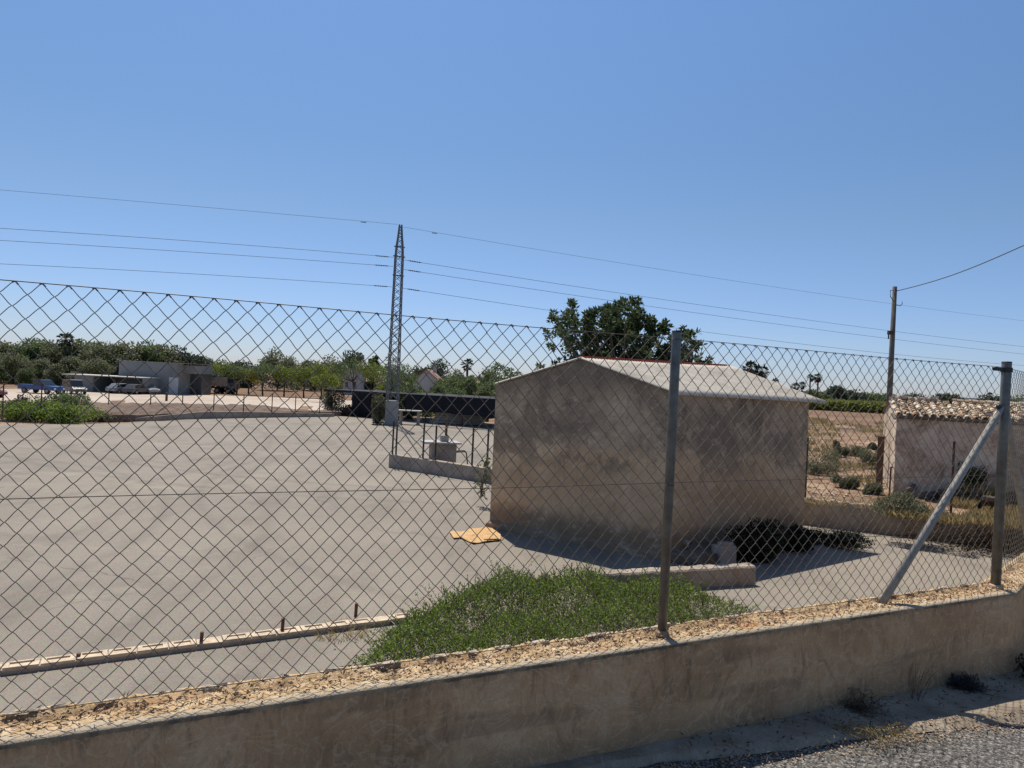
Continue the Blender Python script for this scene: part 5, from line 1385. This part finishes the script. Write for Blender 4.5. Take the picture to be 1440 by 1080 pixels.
# houses
def house(label, px0, px1, yt, Y, roof, hb=3.0, dp=7, rz=0):
    x0 = gpos(px0, Y)[0]; x1 = gpos(px1, Y)[0]; W_ = x1-x0; zb = GZ((x0+x1)/2, Y); H_ = AT((px0+px1)/2, yt, Y).z-zb
    o = thing('house', label, 'house', ((x0+x1)/2, Y, zb), rz)
    he_ = H_*.72
    mb = MB(); V, Fc = prism([(-W_/2, 0), (W_/2, 0), (W_/2, he_), (0, H_), (-W_/2, he_)] if roof == 'gable' else [(-W_/2, 0), (W_/2, 0), (W_/2, H_), (-W_/2, H_)], 0, dp); mb.add(V, Fc).build('wall', M['white_wall'], o)
    mb = MB()
    if roof == 'gable':
        mb.bar((-W_/2-.2, dp/2, he_-.02), (0, dp/2, H_+.06), dp+.5, .1); mb.bar((W_/2+.2, dp/2, he_-.02), (0, dp/2, H_+.06), dp+.5, .1)
        rf2 = mb.build('roof', M['rooftile'], o); mb = MB(); mb.box((W_*.25, dp*.4, H_+.2), (.5, .5, 1.1)); mb.build('chimney', M['white_wall'], rf2)
    else:
        mb.box((0, dp/2, H_+.05), (W_+.3, dp+.3, .12)); mb.build('roof', M['conc'], o)
    for sx in (-.25, .25):
        mb = MB(); mb.box((W_*sx, -.03, he_*.6), (W_*.16, .05, he_*.3)); wn = mb.build('window', M['glass'], o)
        mb = MB(); mb.box((W_*sx, -.06, he_*.44), (W_*.2, .1, .08)); mb.build('sill', M['conc'], wn)
    return o
house('small white flat-roofed house behind the citrus trees', 484, 506, 521, 145, 'flat')
house('white house with a brown tiled roof beyond the netting', 584, 618, 520, 100, 'gable')

# ================================================================ CANOPY
cA = AT(455, 547, 46.5); cB = AT(566, 555, 43.0); cC = AT(700, 560, 39.5)
cz0 = ZY
cy = thing('shade_canopy', 'long low canopy hung with black shade netting at the back of the yard', 'canopy', (cB.x, cB.y, cz0))
def lc(v): return Vector(v)-cy.location
cdir = (cC-cA); cdir.z = 0; cdir.normalize(); cback = Vector((-cdir.y, cdir.x, 0))
mb = MB(); e2 = cC+cdir*6
V = [lc(cA), lc(e2+Vector((0, 0, -.02))), lc(e2+cback*5.0), lc(cA+cback*5.0)]
V = V+[v+Vector((0, 0, -.14)) for v in V]
mb.add(V, [(0, 1, 2, 3), (7, 6, 5, 4), (0, 4, 5, 1), (1, 5, 6, 2), (2, 6, 7, 3), (3, 7, 4, 0)]); mb.build('roof', simple('dark_canopy_roof', (.022, .022, .024), .85, .2, 1), cy)
Lc_ = (Vector((e2.x, e2.y, 0))-Vector((cA.x, cA.y, 0))).length
for i, s in enumerate(np.linspace(.3, Lc_-.3, 8)):
    for bk_ in (.15, 4.8):
        p = cA+cdir*s+cback*bk_; zt1 = cA.z+(cC.z-cA.z)*s/Lc_-.1
        mb = MB(); mb.tube([lc((p.x, p.y, cz0)), lc((p.x, p.y, zt1))], .05, 8); mb.build('post', M['rust'], cy)
def netsheet(pxa, pxb, ybot, backo, wob=.12, seed=0):
    V = []; Fc = []; n = 60; m_ = 10
    va = ray(pxa, 560); vb = ray(pxb, 560); nn_ = cback
    P0 = Vector((cA.x, cA.y, 0))+cback*backo
    A_ = va*(P0.dot(nn_)/va.dot(nn_)); B_ = vb*(P0.dot(nn_)/vb.dot(nn_))
    for i in range(n+1):
        u = i/n; p = A_.lerp(B_, u); s = (Vector((p.x, p.y, 0))-Vector((cA.x, cA.y, 0))).dot(cdir); zt1 = cA.z+(cC.z-cA.z)*s/Lc_-.02
        zb2 = zt1-ybot*(1+.12*nz.noise(Vector((u*5, seed, 0)))) if ybot < 1.4 else cz0+.02
        for j in range(m_+1):
            f = j/m_; q = p+cback*(wob*nz.noise(Vector((u*14, f*3, seed)))*f); V.append(lc((q.x, q.y, zt1+(zb2-zt1)*f)))
    for i in range(n):
        for j in range(m_): a = i*(m_+1)+j; Fc.append((a, a+m_+1, a+m_+2, a+1))
    return mesh_obj('shade_net', V, Fc, M['net'], cy, True)
netsheet(570, 760, 1.02, -.05); netsheet(495, 527, 1.6, .0, .35, 3); netsheet(527, 560, 1.6, 3.0, .3, 5)
for i, (x0_, x1_, hh_, lb_) in enumerate(((575, 583, .9, ''),)): pass
# low concrete items under netting
p = G(640, 600, ZY); o_ = thing('concrete_slab_pile', 'pile of pale concrete slabs under the black netting', 'slabs', (p.x, p.y+2.5, ZY))
mb = MB()
for i in range(4): mb.box((rr.uniform(-.1, .1), 0, .1+i*.16), (3.2-i*.2, .9, .15), rz=rr.uniform(-.05, .05), j=.01, bev=.01)
mb.build('slab', M['conc'], o_)
p = G(568, 600, ZY); o_ = thing('stone_table', 'small pale table under the canopy beside the pylon plinth', 'table', (p.x, p.y+2.0, ZY))
mb = MB(); mb.box((0, 0, .78), (1.3, .7, .06), bev=.01); mb.build('table_top', M['white_wall'], o_)
for sx in (-.5, .5): mb = MB(); mb.box((sx, 0, .37), (.12, .5, .74)); mb.build('leg', M['conc'], o_)
# bushes at the canopy
for px, py, dm, lb_, mt in ((533, 597, (.9, .9, 1.55), 'upright green bush left of the pylon plinth', 'shrub'), (467, 582, (1.5, 1.2, 1.7), 'grey-green bush at the canopy left end', 'olive'), (480, 584, (1.8, 1.2, .6), 'low dark weeds at the canopy left end', 'dead'), (555, 585, (1.6, 1.6, 3.9), 'ivy-dark tall bush wrapping the pylon foot', 'green'), (575, 590, (1.6, 1.0, 2.4), 'leafy bush right of the pylon plinth', 'green')):
    p = G(px, py, ZY)
    Yd = p.y+(1.2 if 'ivy' in lb_ or 'right of' in lb_ else 0)
    bush('green_bush', lb_, 'bush', (p.x*(Yd/p.y), Yd, ZY), dm, 2600, .13, M[mt], int(px), 12, group='bushes around the canopy')
# mound of green plants at left
for i, (px, py, dm, n_, mt, lb_) in enumerate(((60, 593, (4.2, 2.6, .75), 9000, 'creeper', 'wide bright green weed mound at the left edge of the yard'), (75, 588, (2.6, 1.8, 1.05), 6000, 'green', 'dark green bush crowning the weed mound'), (8, 590, (2.6, 2.0, .7), 5000, 'green', 'green weeds at the left picture edge'), (120, 592, (2.2, 1.2, .4), 3000, 'shrub', 'low olive weeds at the right end of the mound'))):
    p = G(px, py, ZY); bush('weed_mound', lb_, 'weeds', (p.x, p.y+.6, ZY), dm, n_, .11, M[mt], 600+i, 18, group='weeds on the far left yard edge')
p = G(20, 588, ZY); bush('palm_stump', 'dark cut stump with fibres standing in the weeds at far left', 'stump', (p.x, p.y+.5, ZY), (.7, .7, 1.1), 900, .12, M['dead'], 650, 8)
p = G(205, 584, ZY); tuft('brown_weed', 'brown dry weed on the far earth bank', 'weed', (p.x, p.y+1.0, ZY+.3), 200, .5, .5, M['dead'], .9, .02, 61)

# ================================================================ ROADSIDE WEEDS AND LITTER
def zroad(p): return road_z(p.x)+.015
p = G(1213, 1000, -.03)
twigs('dry_weed', 'brown dry weed clump in the gutter below the leaning brace', (p.x, p.y+.0, zroad(p)), 110, .13, .07, .08, M['dead'], 71, w=.0013, step=.03)
p = G(1238, 1035, -.03)
twigs('dry_weed', 'pale dry weed lying on the asphalt edge', (p.x, p.y, zroad(p)), 110, .28, .12, .03, M['straw'], 72, w=.0013, step=.03)
p = G(1275, 975, -.04)
tuft('dry_weed', 'faint brown seed stalks rising against the wall', 'plant', (p.x, p.y-.03, zroad(p)), 40, .16, .30, M['dead'], .5, .0018, 73)
p = G(1352, 968, -.06)
twigs('dark_weed_clump', 'dark weed clump at the wall foot near the corner', (p.x, p.y-.02, zroad(p)), 220, .09, .05, .06, M['dark'], 74, w=.0022, step=.025)
p = G(1438, 946, -.07)
bush('green_weed', 'dark green weed at the wall foot by the right edge', 'plant', (p.x+.02, p.y-.08, zroad(p)), (.22, .16, .12), 700, .025, WEED, 75, 6, stems=4)
# crumbs along the asphalt edge
mb = MB()
for i in range(1500):
    s = rr.uniform(-1.0, 3.4); of = -.13-abs(rr.gauss(max(.12, .14+.135*s), .05)); p = WL(s, of); a = rr.uniform(.0015, .005)*(1.5 if rr.random() < .06 else 1)
    mb.box((p.x, p.y, road_z(p.x)+(.012 if of > -(.24+.135*s) else -.016)+a*.3), (a*2, a*1.5, a), rz=rr.uniform(0, 3), j=a*.3)
tag(mb.build('gravel_crumbs', M['chip']), 'crumbs of stone and dirt along the asphalt edge', 'gravel', kind='stuff')
n = 500; r = np.random.default_rng(91); s = r.uniform(0, 3.4, n); of = -.14-np.abs(r.normal(.1, .25, n)); 
C = np.stack([A0.x+DW.x*s+NW_.x*of, A0.y+DW.y*s+NW_.y*of, np.zeros(n)], 1); C[:, 2] = -.028*(C[:, 0]-.9)+.018
V, Q = leaf_quads(C, .03, .008, dirs=np.tile([.3, .3, 0.05], (n, 1)), rng=r); tag(np_obj('dry_leaf_litter', V, Q, M['dead']), 'dry leaves and twigs scattered on the gutter strip', 'litter', kind='stuff')
# dry bits lying on the wall top
n = 1800; s = r.uniform(-4, 3.2, n); of = r.uniform(-.1, .08, n)
C = np.stack([A0.x+DW.x*s+NW_.x*of, A0.y+DW.y*s+NW_.y*of, np.full(n, ZW+.012)], 1)-np.array(bw.location)
V, Q = leaf_quads(C, .028, .005, dirs=np.tile([.5, .2, 0.05], (n, 1)), rng=r); np_obj('dry_leaves', V, Q, M['dead'], bw)['kind'] = 'stuff'
